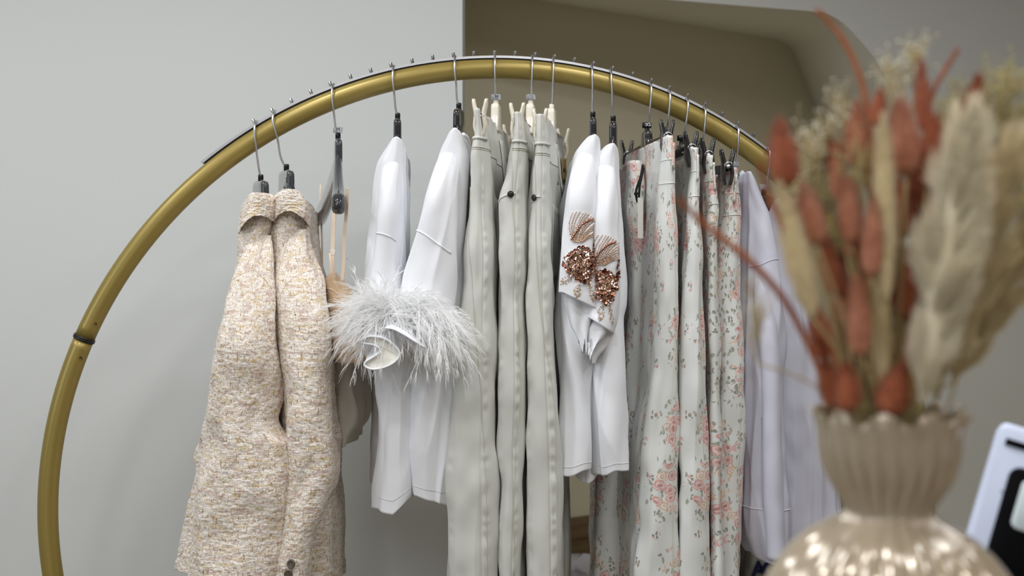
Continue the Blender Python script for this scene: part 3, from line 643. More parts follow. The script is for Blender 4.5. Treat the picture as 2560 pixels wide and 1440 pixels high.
# ------------------------------------------------------------------ tweed jackets
def four_hole_button(c, nrm, r, parent, name='button', m='horn'):
    mb = MB(); mb.lathe([(r*.95, -.001), (r, 0), (r, .0016), (r*.86, .0026), (r*.70, .0018), (r*.3, .0016), (.0001, .0016)], c, nrm, 22)
    b = mb.build(name, M[m], parent)
    hb = MB(); nn = Vector(nrm).normalized(); a = nn.orthogonal().normalized(); q = nn.cross(a)
    for sx, sy in ((1, 1), (1, -1), (-1, 1), (-1, -1)): hb.lathe([(r*.13, .0014), (r*.13, .0021)], Vector(c)+a*sx*r*.26+q*sy*r*.26, nrm, 8)
    h = hb.build('thread_hole', M['ink'], parent); h.parent = b; h.matrix_parent_inverse = Matrix()
def fuzz(lf, name, m, parent, n, L, r, seed=1, j0=0, j1=None):
    rr = random.Random(seed); mb = MB()
    for _ in range(n):
        j = rr.uniform(j0, j1 or lf.n-1); t = rr.uniform(1, lf.nt-2); p, nn = lf.pt(j, t, 0)
        d = (nn*.5+Vector((rr.gauss(0, 1), rr.gauss(0, 1), rr.gauss(0, 1)))*.7).normalized(); q = p+d*L*rr.uniform(.4, 1)+nn*L*.4
        mb.tube([p, (p+q)/2+nn*L*.35, q], [r, r*.8, r*.4], 3, cap=False)
    o = mb.build(name, m, parent); o['kind'] = 'stuff'; return o
TW = M['tweed']
def jacket_extra(seed):
    def f(u, T, Z, ss): return vn(u*9+seed, T*7+seed)*.007
    return f
def jacket(label, body, sleeve, collar, Yo, seed, cap_seam, buttons, Lc):
    jk = thing('tweed_jacket', at(body[0][1]+20, body[0][0], 2.02+Yo), label, 'jacket', 'tweed jackets at the left of the rack')
    B = Loft(body, 1.885+Yo, 2.24+Yo, rn=.035, dx=-.035, nt=400, nc=110, nf=90, amp=.004, seed=seed, tw=.0016, crumple=.003, folds=(2, 4), wf=.9)
    B.build('body', TW, jk)
    S = Loft(sleeve, 1.80+Yo, 1.93+Yo, rn=.055, nt=330, nc=130, nf=30, amp=.0045, seed=seed+5, tw=.0016, crumple=.004, folds=(2, 3), dx=-.012, extra=jacket_extra(seed), tuck=.088, tk=.34)
    S.build('sleeve', TW, jk)
    mb = MB(); S.line(mb, cap_seam, .0008, -.0004)
    mb.build('armhole_seam', M['tweedseam'], jk)
    C = Loft(collar, 1.865+Yo, 2.14+Yo, rn=.045, dx=-.04, nt=70, nc=110, nf=70, amp=.002, seed=seed+9, tw=.0016, crumple=.004, folds=(2,), hem=.004, slant=Lc)
    C.build('rolled_collar', TW, jk)
    for (bx, by) in buttons:
        p, nn = S.px(bx, by, .0012); four_hole_button(p, nn, .0072, jk, 'cuff_button')
    fuzz(S, 'loose_fibres', M['creamw'], jk, 500, .005, .00022, seed)
    return jk, B, S, C
jA, BA, SA, CA = jacket('tweed jacket at the far left, in front of the other, showing its pocket flap',
    [(515, 612, 690), (560, 603, 690), (600, 598, 684), (650, 594, 682), (700, 584, 690), (780, 562, 700), (850, 546, 706), (1000, 522, 704), (1130, 502, 720), (1250, 476, 735), (1350, 455, 740), (1425, 442, 745)],
    [(585, 622, 668), (640, 604, 680), (690, 590, 686), (730, 578, 692), (780, 570, 700), (850, 558, 710), (930, 548, 716), (1000, 540, 710), (1045, 533, 699), (1075, 528, 712), (1105, 521, 741), (1200, 508, 740), (1300, 496, 733), (1400, 486, 726), (1500, 478, 720)],
    [(486, 634, 684), (492, 624, 692), (505, 616, 696), (525, 610, 697), (545, 607, 695), (560, 607, 693)], .0, 1,
    [(585, 722), (600, 696), (618, 680), (638, 676), (656, 688), (672, 712), (688, 748)], [(641, 1428)],
    lambda f, v, T: T**2*(np.clip(f, -1, 1)*.010+.016*(1-f*f)-.006))
flap = Loft([(1108, 496, 512), (1125, 488, 510), (1145, 483, 508), (1157, 484, 500)], 1.95, 2.10, rn=.006, nt=40, nc=20, nf=40, amp=.001, seed=3, tw=.0015)
flap.build('pocket_flap', TW, jA)
jB, BB, SB, CB = jacket('tweed jacket second from the left, with the thick rolled collar standing higher',
    [(512, 702, 772), (560, 690, 775), (600, 682, 782), (650, 676, 790), (700, 684, 800), (780, 690, 818), (900, 690, 830), (1050, 690, 838), (1190, 700, 836), (1300, 700, 848), (1420, 690, 850), (1500, 690, 850)],
    [(570, 708, 764), (610, 698, 776), (650, 690, 794), (700, 685, 816), (750, 684, 822), (850, 690, 834), (950, 700, 842), (1050, 706, 848), (1150, 712, 857), (1200, 716, 848), (1280, 706, 818), (1360, 694, 794), (1500, 670, 770)],
    [(478, 716, 752), (484, 706, 766), (498, 698, 778), (520, 695, 786), (540, 694, 788), (556, 694, 786)], .012, 2,
    [(705, 762), (712, 730), (740, 695), (775, 678), (800, 672)], [(745, 1389), (738, 1413), (730, 1436)],
    lambda f, v, T: T**2*(-np.clip(f, -1, 1)*.004+.020*(1-f*f)-.004))
# ------------------------------------------------------------------ camisole
cm = thing('camisole', at(850, 690, 2.0), 'champagne satin camisole with thin adjustable straps, half behind the tweed jackets', 'camisole')
def ribbon(name, pts, w, m, parent, thick=.0008, facing=Vector((1, -.4, 0))):
    P = catmull(pts, 8); rings = []
    for i, p in enumerate(P):
        T_ = (P[min(i+1, len(P)-1)]-P[max(i-1, 0)]).normalized(); ww = w(i/(len(P)-1)) if callable(w) else w
        a = (facing-T_*facing.dot(T_)).normalized(); b = T_.cross(a); rings.append([p+a*x*ww/2+b*y*thick for x, y in ((-1, -1), (1, -1), (1, 1), (-1, 1))])
    mb = MB(); mb.rings(rings); return mb.build(name, m, parent, smooth=False)
ribbon('shoulder_strap', [at(802, 462, 2.2), at(801, 500, 2.19), at(805, 600, 2.17), at(806, 690, 2.15), at(812, 760, 2.13)], .0035, M['strap'], cm)
s1 = ribbon('shoulder_strap', [at(838, 500, 1.90), at(834, 560, 1.90), at(832, 620, 1.9), at(831, 660, 1.9), at(834, 695, 1.9)], .0075, M['strap'], cm, facing=Vector((1, -.5, 0)))
s2 = ribbon('shoulder_strap', [at(868, 470, 1.85), at(867, 520, 1.86), at(861, 590, 1.87), at(860, 650, 1.88), at(856, 700, 1.89)], .0062, M['strap'], cm)
for (ax, ay) in ((830, 632), (863, 641)):
    mb = MB(); p = at(ax, ay, 1.885); mb.tube([p+Vector((x, 0, z)) for x, z in ((-.004, -.004), (.004, -.004), (.004, .004), (-.004, .004), (-.004, -.004))], .0009, 6); mb.build('strap_slider', M['steel'], cm)
    ribbon('strap_loop', [p+Vector((-.003, -.001, 0)), at(ax-3, ay+22, 1.884), at(ax-2, ay+50, 1.888)], .0045, M['strap'], cm)
cam_body = Loft([(681, 834, 840), (688, 825, 846), (700, 819, 858), (720, 818, 874), (745, 821, 893), (775, 825, 915), (820, 830, 930), (880, 838, 930), (905, 842, 920)], 1.90, 2.02, rn=.030, nt=90, nc=60, nf=16, amp=.003, seed=21, dx=-.012, folds=(2, 4), crumple=.003,
                slant=lambda f, v, T: -(1-T)*.0*f)
cam_body.build('bodice', M['silk'], cm)
mb = MB(); cam_body.line(mb, [(816, 722), (834, 722), (852, 738), (862, 760)], .0008, .0003); mb.build('bust_seam', M['strap'], cm)
ch = Loft([(880, 838, 885), (930, 838, 888), (980, 840, 894), (1030, 846, 900), (1060, 850, 893), (1085, 853, 876), (1116, 858, 864)], 1.94, 2.12, rn=.012, nt=110, nc=40, nf=36, amp=.005, seed=22, folds=(2, 3), crumple=.004)
ch.build('sheer_lower_panel', M['sheer'], cm)
# ------------------------------------------------------------------ feather blouses
def feathers(name, parent, center, ax, Y, n, spread, length, seed, bias):
    """plume strands: roots on a band, tips curving outward and down; spread is a range of directions in degrees"""
    rr = random.Random(seed); mb = MB()
    for i in range(n):
        a = math.radians(rr.uniform(*spread)) ; root = at(center[0]+ax[0]*rr.uniform(-1, 1)**1, center[1]+ax[1]*rr.uniform(-1, 1), Y+rr.uniform(-.012, .03))
        d = Vector((math.cos(a), rr.gauss(-.15, .35), math.sin(a))).normalized(); L = length*rr.uniform(.55, 1.15)
        side = Vector((-d.z, rr.gauss(0, .3), d.x)).normalized(); curl = rr.gauss(bias, .22)
        spine = [root+d*L*t+side*curl*L*t*t+Vector((0, 0, -.35*L*t*t)) for t in [k/7 for k in range(8)]]
        mb.ribbon(spine, [.0009*(1-.75*k/7) for k in range(8)], side)
        for b in range(11):
            t = rr.uniform(.02, .9); k = int(t*7); p = spine[k].lerp(spine[min(7, k+1)], t*7-k); tg = (spine[min(7, k+1)]-spine[max(0, k-1)]).normalized()
            s_ = 1 if b % 2 else -1; dd = (tg*1.1+side*s_*rr.uniform(.15, .6)+Vector((0, rr.gauss(0, .3), 0))).normalized(); l = L*rr.uniform(.22, .45)*(1-t*.4)
            q = [p, p+dd*l*.35, p+(dd*.75+tg*.25).normalized()*l*.7+Vector((0, 0, -l*.06)), p+(dd*.5+tg*.5).normalized()*l+Vector((0, 0, -l*.22))]
            mb.ribbon(q, [.0006, .0005, .0004, .00015], (side*s_+Vector((0, rr.gauss(0, .5), rr.gauss(0, .5)))).normalized())
    for i in range(n*5):
        a = math.radians(rr.uniform(*spread)); root = at(center[0]+ax[0]*rr.uniform(-1, 1), center[1]+ax[1]*rr.uniform(-1, 1), Y+rr.uniform(-.006, .02))
        d = Vector((math.cos(a), rr.gauss(-.5, .35), math.sin(a))).normalized(); L = length*rr.uniform(.25, .6)
        mb.ribbon([root, root+d*L*.5+Vector((0, 0, .002)), root+d*L-Vector((0, 0, L*.2))], [.0008, .0006, .0002], Vector((rr.gauss(0, 1), rr.gauss(0, .3), rr.gauss(0, 1))).normalized())
    o = mb.build(name, M['feather'], parent); o['kind'] = 'stuff'; return o
def cuff_band(parent, pts, Y, r=.0042):
    C_ = catmull([at(a, b, Y+dy) for a, b, dy in pts], 8)
    mb = MB(); mb.tube(C_, r, 10, flat=.42, up=(0, 1, 0)); o = mb.build('cuff_band', M['whitek'], parent)
    rings = [[p+Vector((0, d, 0)) + Vector((0, 0, .004*j)) for j, d in enumerate((0, .010, .022, .034))] for p in C_]
    v = [q for r_ in rings for q in r_]; mesh('cuff_lining', v, [(i*4+j, i*4+j+1, i*4+5+j, i*4+4+j) for i in range(len(rings)-1) for j in range(3)], M['whitek'], parent)
    if (C_[0]-C_[-1]).length < .003: mesh('turned_hem', [p+Vector((0, .003, 0)) for p in C_[:-1]], [tuple(range(len(C_)-1))], M['hemcloth'], parent, smooth=False)
    return o
bl = thing('feather_blouse', at(994, 345, 2.02), 'narrower white blouse with feather cuffs, next to the camisole', 'blouse', 'feather trimmed blouses')
b1 = Loft([(345, 987, 1001), (347.5, 982, 1005), (353, 979, 1008), (366, 972, 1009), (385, 961, 1009), (410, 950, 1007), (450, 944, 1007), (550, 934, 1002), (650, 924, 1002), (750, 920, 1006), (860, 930, 1018), (960, 945, 1024), (1060, 950, 1026), (1150, 950, 1025), (1245, 948, 1025), (1262, 947, 1023)],
          1.86, 2.22, rn=.022, nt=220, nc=60, nf=50, amp=.0045, crease=.0035, seed=31, dx=-.020, folds=(3, 5), wf=1.0, slant=lambda f, v, T: T**8*(.010*f-.012*(1-abs(f)) + .05*v), pucker=())
b1.build('body', M['whitek'], bl)
mb = MB(); b1.path(mb, [(b1.nc-1-k, 1232) for k in range(0, b1.nc, 4)], .0006, .0001); mb.build('hem_stitching', M['whthread'], bl)
bk = Loft([(400, 952, 975), (470, 940, 966), (560, 926, 962), (700, 916, 960), (850, 925, 962), (1000, 930, 964), (1100, 926, 966), (1205, 923, 965)], 2.02, 2.2, rn=.02, nt=80, nc=30, nf=20, amp=.002, seed=33, dx=-.002)
bk.build('back_panel', M['whitek'], bl)
bs = Loft([(358, 984, 1002), (400, 962, 1003), (450, 952, 1004), (520, 946, 1003), (585, 940, 1000), (650, 934, 1000), (720, 926, 1004), (790, 918, 1010), (850, 912, 1004), (890, 918, 990)], 1.835, 1.93, rn=.02, nt=120, nc=60, nf=16, amp=.003, crease=.0018, tuck=.055, tk=.36, seed=32, folds=(2, 4))
bs.build('sleeve', M['whitek'], bl)
mb = MB(); bs.line(mb, [(942, 583), (960, 586), (980, 594), (999, 603)], .0011, .0004); mb.build('dropped_shoulder_seam', M['whitek'], bl)
cuff_band(bl, [(a, b, -.009*math.sin(k/15*PI)) for k, (a, b) in enumerate([(905, 857), (910, 846), (930, 841), (960, 846), (985, 862), (1000, 884), (988, 904), (962, 918), (932, 923), (914, 916), (913, 906), (931, 894), (946, 883), (950, 873), (938, 863), (905, 857)])], 1.80)
feathers('feather_trim', bl, (945, 790), (42, 46), 1.815, 260, (50, 250), .074, 5, .28)
bl2 = thing('feather_blouse', at(1147, 330, 2.03), 'wider white blouse with feather cuffs and full sleeve, touching the first ecru jeans', 'blouse', 'feather trimmed blouses')
b2 = Loft([(325, 1132, 1148), (328, 1126, 1154), (336, 1119, 1158), (348, 1113, 1162), (365, 1104, 1166), (390, 1095, 1172), (430, 1088, 1174), (500, 1082, 1172), (600, 1074, 1168), (700, 1066, 1164), (820, 1056, 1156), (940, 1048, 1150), (1060, 1043, 1140), (1150, 1040, 1130), (1215, 1040, 1125), (1236, 1042, 1124)],
          1.86, 2.20, rn=.026, nt=220, nc=60, nf=50, amp=.005, crease=.0035, seed=35, dx=.018, folds=(2, 4, 7), slant=lambda f, v, T: T**8*(-.010*f-.008)-.035*v*(1-T)**8)
b2.build('body', M['whitek'], bl2)
mb = MB(); b2.path(mb, [(k, 1212) for k in range(0, b2.nc, 4)], .0006, .0001); mb.build('hem_stitching', M['whthread'], bl2)
bs2 = Loft([(338, 1124, 1148), (375, 1104, 1149), (420, 1088, 1150), (480, 1074, 1146), (560, 1052, 1142), (640, 1026, 1140), (720, 1006, 1136), (780, 996, 1130), (830, 1000, 1126), (880, 1018, 1112)], 1.82, 1.93, rn=.026, nt=130, nc=70, nf=16, amp=.003, crease=.0018, tuck=.065, tk=.36, seed=36, folds=(2, 3))
bs2.build('sleeve', M['whitek'], bl2)
mb = MB(); bs2.line(mb, [(1038, 570), (1060, 582), (1090, 606), (1128, 634)], .0012, .0004); mb.build('dropped_shoulder_seam', M['whitek'], bl2)
nk = MB(); nk.tube(catmull([at(1158, 336, 1.98), at(1168, 345, 2.02), at(1172, 365, 2.06), at(1166, 378, 2.10), at(1156, 384, 2.12)], 6), .0035, 8); nk.build('neckband', M['whitek'], bl2)
cuff_band(bl2, [(965, 820, 0), (985, 823, -.006), (1010, 836, -.010), (1035, 852, -.008), (1062, 868, 0)], 1.79, .0042)
feathers('feather_trim', bl2, (1020, 780), (56, 44), 1.805, 190, (-90, 60), .056, 6, -.15)
feathers('feather_trim', bl2, (1085, 810), (45, 40), 1.80, 190, (-95, 15), .062, 8, -.2)
# ------------------------------------------------------------------ ecru jeans
def jeans(label, rows, Yn, Yf, seed, rivet, seam_x, wb_y, rows_far, patch=None, loops=()):
    jn = thing('jeans', at(rows[0][1]+10, rows[0][0], 2.0), label, 'jeans', 'ecru jeans on ivory clip hangers')
    nc = 70
    lf = Loft(rows, Yn, Yf, rn=.024, nt=260, nc=nc, nf=50, amp=.0022, crease=.0011, seed=seed, folds=(3, 5), crumple=.0030, pucker=((nc*.68, .0045, .0013, .026), (nc*.22, .005, .0008, .030)), hem=.03,
              extra=lambda u, T, Z, ss: -.0016*np.exp(-((u*ss[-1]-ss[int(nc*.66)]+.0045)/.0012)**2))
    k = int(lf.T(wb_y))
    lf.build('front', M['denim'], jn)
    mb = MB()
    lf.line(mb, seam_x, .0009, .0002); lf.build
    for k_ in (0, 5):
        lf.path(mb, [(j, wb_y+k_) for j in range(0, nc+10, 3)], .0009 if k_ == 0 else .0005, .0003)
    mb.build('seam', M['seam'], jn)
    # waistband edge down the flank and belt loops
    mb = MB(); lf.path(mb, [(lf.flank(1, q/10), wb_y+4*q) for q in range(0, 11)], .0012, .0003); mb.build('waistband_edge', M['denim'], jn)
    for q, w_ in loops:
        lf.patch('belt_loop', M['denim'], jn, [[(lf.flank(1, q-w_+2*w_*a/3), y) for a in range(4)] for y in np.linspace(rows[0][0]+26+q*30, wb_y+50*q+30, 8)], off=.004, thick=.003)
    # near belt loop across the folded waistband
    yb = rows[0][0]+70
    lf.patch('belt_loop', M['denim'], jn, [[(lf.J(0, y)+(nc-1)*a/8, y+b) for a in range(9)] for y, b in ((yb, 0), (yb+3, 0), (yb+6, 0))], off=.0026, thick=.002)
    # back pocket on the flank
    pk = [[(lf.flank(1, .12+.62*a/8), y+6*a/8) for a in range(9)] for y in np.linspace(wb_y+120, wb_y+310, 16)]
    lf.patch('back_pocket', M['denim'], jn, pk, off=.0020, thick=.0018)
    mb = MB(); lf.path(mb, [(lf.flank(1, .12+.62*a/8), wb_y+138+6*a/8) for a in range(9)], .0006, .0022); mb.build('pocket_stitching', M['seam'], jn)
    # front pocket bag edge with rivet
    pts = rivet['edge']; mb = MB(); lf.line(mb, pts, .0014, .0006); mb.build('pocket_edge', M['denim'], jn)
    p, nn = lf.px(rivet['at'][0], rivet['at'][1], .0015); mb = MB(); mb.lathe([(.0052, -.001), (.0056, .0006), (.0050, .0018), (.0040, .0010), (.0034, .0012), (.0024, .0022), (.0010, .0018), (.0001, .0018)], p, nn, 20); mb.build('rivet', M['metalbtn'], jn)
    if rows_far:
        fl = Loft(rows_far, Yf-.12, Yf+.02, rn=.02, nt=110, nc=30, nf=16, amp=.002, seed=seed+3, crumple=.002); fl.build('far_leg', M['denim'], jn)
    if patch:
        a = [[(lf.flank(1, patch[0]+.11*k/4), y) for k in range(5)] for y in np.linspace(patch[1], patch[2], 6)]
        pt = lf.patch('leather_patch', M['patch'], jn, a, off=.0035, thick=.002)
        c, nn = lf.pt(lf.flank(1, patch[0]+.055), lf.T((patch[1]+patch[2])/2), .0042); t = text('patch_lettering', 'lfe', .012, M['ink'], jn, c, rz=math.atan2(nn.x, -nn.y), ext=.0002, shear=.3)
        t.parent = pt; t.matrix_parent_inverse = Matrix()
    return jn, lf
far = lambda rows, pts: [(r[0], r[1], r[2], np.interp(r[0], [p[0] for p in pts], [p[1] for p in pts]), np.interp(r[0], [p[0] for p in pts], [p[2] for p in pts])) for r in rows]
jF = far([(276, 1188, 1203), (300, 1187, 1207), (340, 1183, 1213), (370, 1178, 1214), (440, 1173, 1219), (500, 1169, 1222), (600, 1161, 1227), (700, 1153, 1232), (800, 1141, 1236), (930, 1130, 1240), (1050, 1119, 1243), (1200, 1109, 1244), (1300, 1108, 1246), (1440, 1112, 1247), (1700, 1118, 1250), (1850, 1118, 1250)],
         [(276, 1262, 1274), (400, 1254, 1280), (600, 1245, 1284), (900, 1235, 1262), (1850, 1230, 1250)])
jeans('leftmost of the three ecru jeans, seen edge-on with puckered side seam', jF, 1.845, 2.20, 41, {'edge': [(1160, 500), (1164, 490), (1172, 486)], 'at': (1170, 487)}, [(1176, 470), (1178, 600), (1188, 800), (1204, 1000), (1213, 1200), (1217, 1440), (1218, 1600)], 372, None, patch=(.80, 350, 415), loops=((.55, .03),))
jG = far([(284, 1286, 1302), (310, 1284, 1304), (345, 1278, 1308), (375, 1272, 1311), (430, 1262, 1312), (500, 1247, 1312), (600, 1244, 1312), (750, 1243, 1312), (900, 1243, 1311), (1050, 1244, 1308), (1130, 1241, 1307), (1220, 1244, 1306), (1440, 1246, 1296), (1700, 1248, 1300), (1850, 1248, 1300)],
         [(284, 1342, 1354), (400, 1330, 1358), (600, 1325, 1356), (900, 1305, 1330), (1850, 1300, 1326)])
jeans('middle of the three ecru jeans, rivet facing forward', jG, 1.85, 2.20, 44, {'edge': [(1248, 506), (1256, 496), (1270, 488), (1290, 486)], 'at': (1275, 488)}, [(1279, 380), (1280, 500), (1290, 620), (1297, 800), (1300, 1000), (1290, 1150), (1284, 1300), (1284, 1440)], 374, [(900, 1300, 1328), (1440, 1296, 1324), (1850, 1296, 1326)], loops=((.5, .03),))
jH = far([(290, 1340, 1356), (312, 1338, 1358), (345, 1334, 1362), (385, 1328, 1366), (440, 1322, 1368), (520, 1316, 1370), (620, 1313, 1372), (750, 1313, 1377), (900, 1312, 1384), (1050, 1312, 1393), (1170, 1311, 1402), (1300, 1314, 1404), (1440, 1319, 1403), (1700, 1322, 1404), (1850, 1322, 1404)],
         [(290, 1398, 1408), (400, 1392, 1412), (520, 1388, 1418), (700, 1376, 1416), (900, 1370, 1400), (1850, 1372, 1398)])
jeans('rightmost of the three ecru jeans, leather patch showing behind', jH, 1.855, 2.20, 47, {'edge': [(1314, 520), (1318, 506), (1334, 496), (1350, 494)], 'at': (1334, 497)}, [(1338, 395), (1339, 600), (1352, 800), (1372, 950), (1382, 1100), (1389, 1280), (1391, 1440)], 386, [(900, 1384, 1416), (1170, 1398, 1421), (1440, 1400, 1424), (1850, 1400, 1424)], patch=(.82, 352, 418), loops=((.5, .03), (.74, .02)))
# ------------------------------------------------------------------ white tops with sequinned sleeves
def sequin_work(parent, S, ox, oy, k, seed):
    rr = random.Random(seed)
    def P(x, y, off): return S.px(x, y, off)
    fl = MB(); dk = MB(); bd = MB()
    # main flower mass
    cxm, cym = ox+0, oy+118
    for i in range(240):
        a = rr.uniform(0, 2*PI); r = math.sqrt(rr.random()); x = cxm+math.cos(a)*r*34*k[0]; y = cym+math.sin(a)*r*44*k[1]
        p, nn = P(x, y, rr.uniform(.001, .006)); d = (nn+Vector((rr.gauss(0, .35), rr.gauss(0, .2), rr.gauss(0, .35)))).normalized()
        (dk if rr.random() < .28 else fl).disc(p, d, rr.uniform(.0022, .0042), 9)
    for i in range(190):
        a = rr.uniform(0, 2*PI); r = rr.random(); p, nn = P(cxm+math.cos(a)*r*30*k[0], cym+math.sin(a)*r*42*k[1], .0045); bd.ball(p, .00085)
    # feathery spray above: curved rows of beads
    for j in range(15):
        a0 = -2.15+j*.11
        for i in range(20):
            t = i/19; x = ox-18+t*52*math.cos(a0+t*.55)*k[0]*1.1+j*1.4; y = oy+62+t*74*math.sin(a0+t*.4)*k[1]
            p, nn = P(x, y, .0012); (bd if j % 3 else fl).ball(p, .0012)
    for i in range(15):           # arc of larger pearls
        t = i/14; p, nn = P(ox-22+t*t*16+t*34, oy+56-52*math.sin(t*1.5), .002); dk.ball(p, .0021)
    # drooping leaves below
    for j, (lx, ly, an) in enumerate(((-6, 168, 1.75), (16, 160, 1.25), (-20, 150, 2.2))):
        for i in range(46):
            t = rr.random(); w = math.sin(t*PI)*8*rr.uniform(-1, 1); x = ox+lx+math.cos(an)*t*38-math.sin(an)*w; y = oy+ly+math.sin(an)*t*42+math.cos(an)*w
            p, nn = P(x, y, .0012); bd.ball(p, .0010)
    # side leaf of copper sequins
    for i in range(46):
        t = rr.random(); x = ox+36+rr.uniform(-6, 6)*math.sin(t*PI); y = oy+46+t*54; p, nn = P(x, y, .002); dk.disc(p, (nn+Vector((rr.gauss(0, .4), 0, rr.gauss(0, .4)))).normalized(), .0022, 8)
    for nm, b_, mm in (('sequin_flower', fl, 'sequin'), ('copper_sequin_leaf', dk, 'sequin_dark'), ('bead_spray', bd, 'bead')):
        b_.build(nm, M[mm], parent, smooth=(nm == 'bead_spray'))
def sequin_top(label, body, sleeve, drape, ox, oy, seed, band):
    tp = thing('sequin_top', at(body[0][1]+10, body[0][0], 2.05), label, 'top', 'white tops with sequinned sleeves')
    B = Loft(body, 1.875, 2.22, rn=.025, nt=220, nc=60, nf=50, amp=.005, crease=.0035, seed=seed, dx=.004, folds=(3, 5, 7), slant=lambda f, v, T: T**10*(.004*f+.003*np.sin(f*3)))
    B.build('body', M['whitek'], tp)
    if band:
        Hh = Loft(band, 1.90, 2.0, rn=.03, nt=60, nc=50, nf=12, amp=.005, seed=seed+6, folds=(2, 4), slant=lambda f, v, T: T**4*.012*f*f); Hh.build('side_hem', M['whitek'], tp)
    mb = MB(); B.path(mb, [(k, body[-1][0]-20) for k in range(0, B.nc, 4)], .0006, .0001); mb.build('hem_stitching', M['whthread'], tp)
    S = Loft(sleeve, 1.835, 1.95, rn=.022, nt=140, nc=80, nf=20, amp=.0022, crease=.0015, tuck=.06, tk=.42, seed=seed+1, folds=(2, 3), hem=.02, slant=lambda f, v, T: -T**5*.014*(f-.2))
    S.build('sleeve', M['whitek'], tp)
    D = Loft(drape, 1.85, 1.93, rn=.02, nt=90, nc=60, nf=14, amp=.0055, seed=seed+2, folds=(3, 5, 8), hem=.02, close_top=True, slant=lambda f, v, T: T**2*.012*np.sin(f*4+.6))
    D.build('flounce', M['whitek'], tp)
    sequin_work(tp, S, ox, oy, (1.0, 1.0), seed)
    return tp, B, S
sequin_top('white top whose rose gold sequinned sleeve sits higher, beside the right ecru jeans',
    [(340, 1476, 1490), (343, 1471, 1495), (350, 1464, 1499), (366, 1450, 1500), (384, 1437, 1500), (400, 1431, 1500), (450, 1426, 1498), (520, 1417, 1494), (620, 1408, 1490), (720, 1398, 1490), (800, 1394, 1486), (900, 1400, 1484), (1000, 1403, 1482), (1100, 1405, 1482), (1178, 1405, 1480)],
    [(352, 1468, 1490), (395, 1442, 1492), (440, 1429, 1494), (500, 1420, 1492), (580, 1412, 1492), (660, 1408, 1494), (720, 1406, 1495), (756, 1405, 1495)],
    [(735, 1414, 1494), (780, 1422, 1488), (815, 1428, 1478), (845, 1444, 1468), (862, 1452, 1464)], 1452, 545, 51, [(900, 1450, 1484), (1050, 1440, 1488), (1150, 1434, 1490), (1203, 1437, 1490)])
sequin_top('white top whose rose gold sequinned sleeve sits lower, beside the floral trousers',
    [(362, 1522, 1537), (365, 1517, 1542), (372, 1510, 1546), (386, 1500, 1548), (400, 1494, 1549), (430, 1490, 1549), (500, 1486, 1551), (600, 1484, 1553), (700, 1486, 1555), (760, 1488, 1556), (800, 1488, 1550), (900, 1484, 1549), (1000, 1484, 1549), (1100, 1486, 1549), (1178, 1490, 1549)],
    [(376, 1514, 1538), (420, 1498, 1542), (500, 1489, 1545), (580, 1486, 1546), (660, 1486, 1547), (740, 1486, 1549), (790, 1480, 1545), (818, 1470, 1538)],
    [(800, 1474, 1536), (830, 1470, 1532), (855, 1470, 1516), (880, 1470, 1486), (890, 1472, 1480)], 1508, 602, 56, None)
# ------------------------------------------------------------------ floral trousers
def floral_trousers(label, rows, pts_far, Yn, Yf, m, mflank, seed, loops_y, back=None, lining=None):
    ft = thing('floral_trousers', at(rows[0][1]+8, rows[0][0], 2.0), label, 'trousers', 'floral trousers on dark clip hangers')
    lf = Loft(far(rows, pts_far), Yn, Yf, rn=.020, nt=240, nc=60, nf=50, amp=.0024, crease=.0018, seed=seed, folds=(3, 5), crumple=.0026, hem=.03)
    lf.build('front', M[m], ft)
    mb = MB()
    for y in loops_y: lf.path(mb, [(j, y+(j/60)*-4) for j in range(0, 66, 3)], .0010, .0001)
    mb.build('waistband_seam', M['florseam'], ft)
    mb = MB(); q, xl, xr = lf.rows
    ys = [loops_y[-1]+10, 700, 900, 1100, 1300, 1500]; lf.path(mb, [(lf.nc*.72, y) for y in ys], .0007, .0001); mb.build('side_seam', M['seam'], ft)
    lf.patch('belt_loop', M[m], ft, [[(lf.nc*.55+a*1.2, y) for a in range(5)] for y in np.linspace(rows[0][0]+18, loops_y[0]+22, 8)], off=.0035, thick=.0028)
    if back:
        b = Loft(back[0], back[1], back[2], rn=.02, nt=160, nc=50, nf=20, amp=.004, seed=seed+3, folds=(2, 4), crumple=.003, hem=.03); b.build('back_leg', M[back[3]], ft)
    return ft, lf
ftK, lK = floral_trousers('leftmost floral trousers, waist spread open toward the sequin tops',
    [(343, 1664, 1678), (360, 1663, 1680), (400, 1659, 1684), (430, 1656, 1687), (460, 1653, 1690), (500, 1650, 1692), (560, 1646, 1696), (640, 1642, 1698), (760, 1640, 1700), (860, 1638, 1702), (960, 1628, 1703), (1040, 1615, 1703), (1150, 1603, 1701), (1230, 1598, 1700), (1330, 1594, 1698), (1440, 1590, 1697), (1700, 1586, 1697), (1850, 1586, 1697)],
    [(343, 1560, 1566), (420, 1560, 1568), (520, 1556, 1575), (640, 1560, 1580), (800, 1556, 1590), (1000, 1550, 1600), (1850, 1550, 1610)], 1.90, 2.21, 'floral3', 'floral', 61, (404, 462),
    back=([(1080, 1508, 1560), (1180, 1492, 1575), (1300, 1490, 1585), (1440, 1490, 1590), (1850, 1488, 1594)], 2.08, 2.26, 'floral'))
mid = Loft([(405, 1564, 1600), (440, 1562, 1606), (520, 1558, 1612), (640, 1562, 1618), (760, 1566, 1612), (880, 1558, 1622), (1000, 1552, 1618), (1200, 1552, 1612), (1440, 1552, 1612), (1850, 1550, 1612)], 2.02, 2.2, rn=.03, nt=160, nc=60, nf=14, amp=.004, seed=66, folds=(2, 4), crumple=.003)
mid.build('back_leg', M['floral'], ftK)
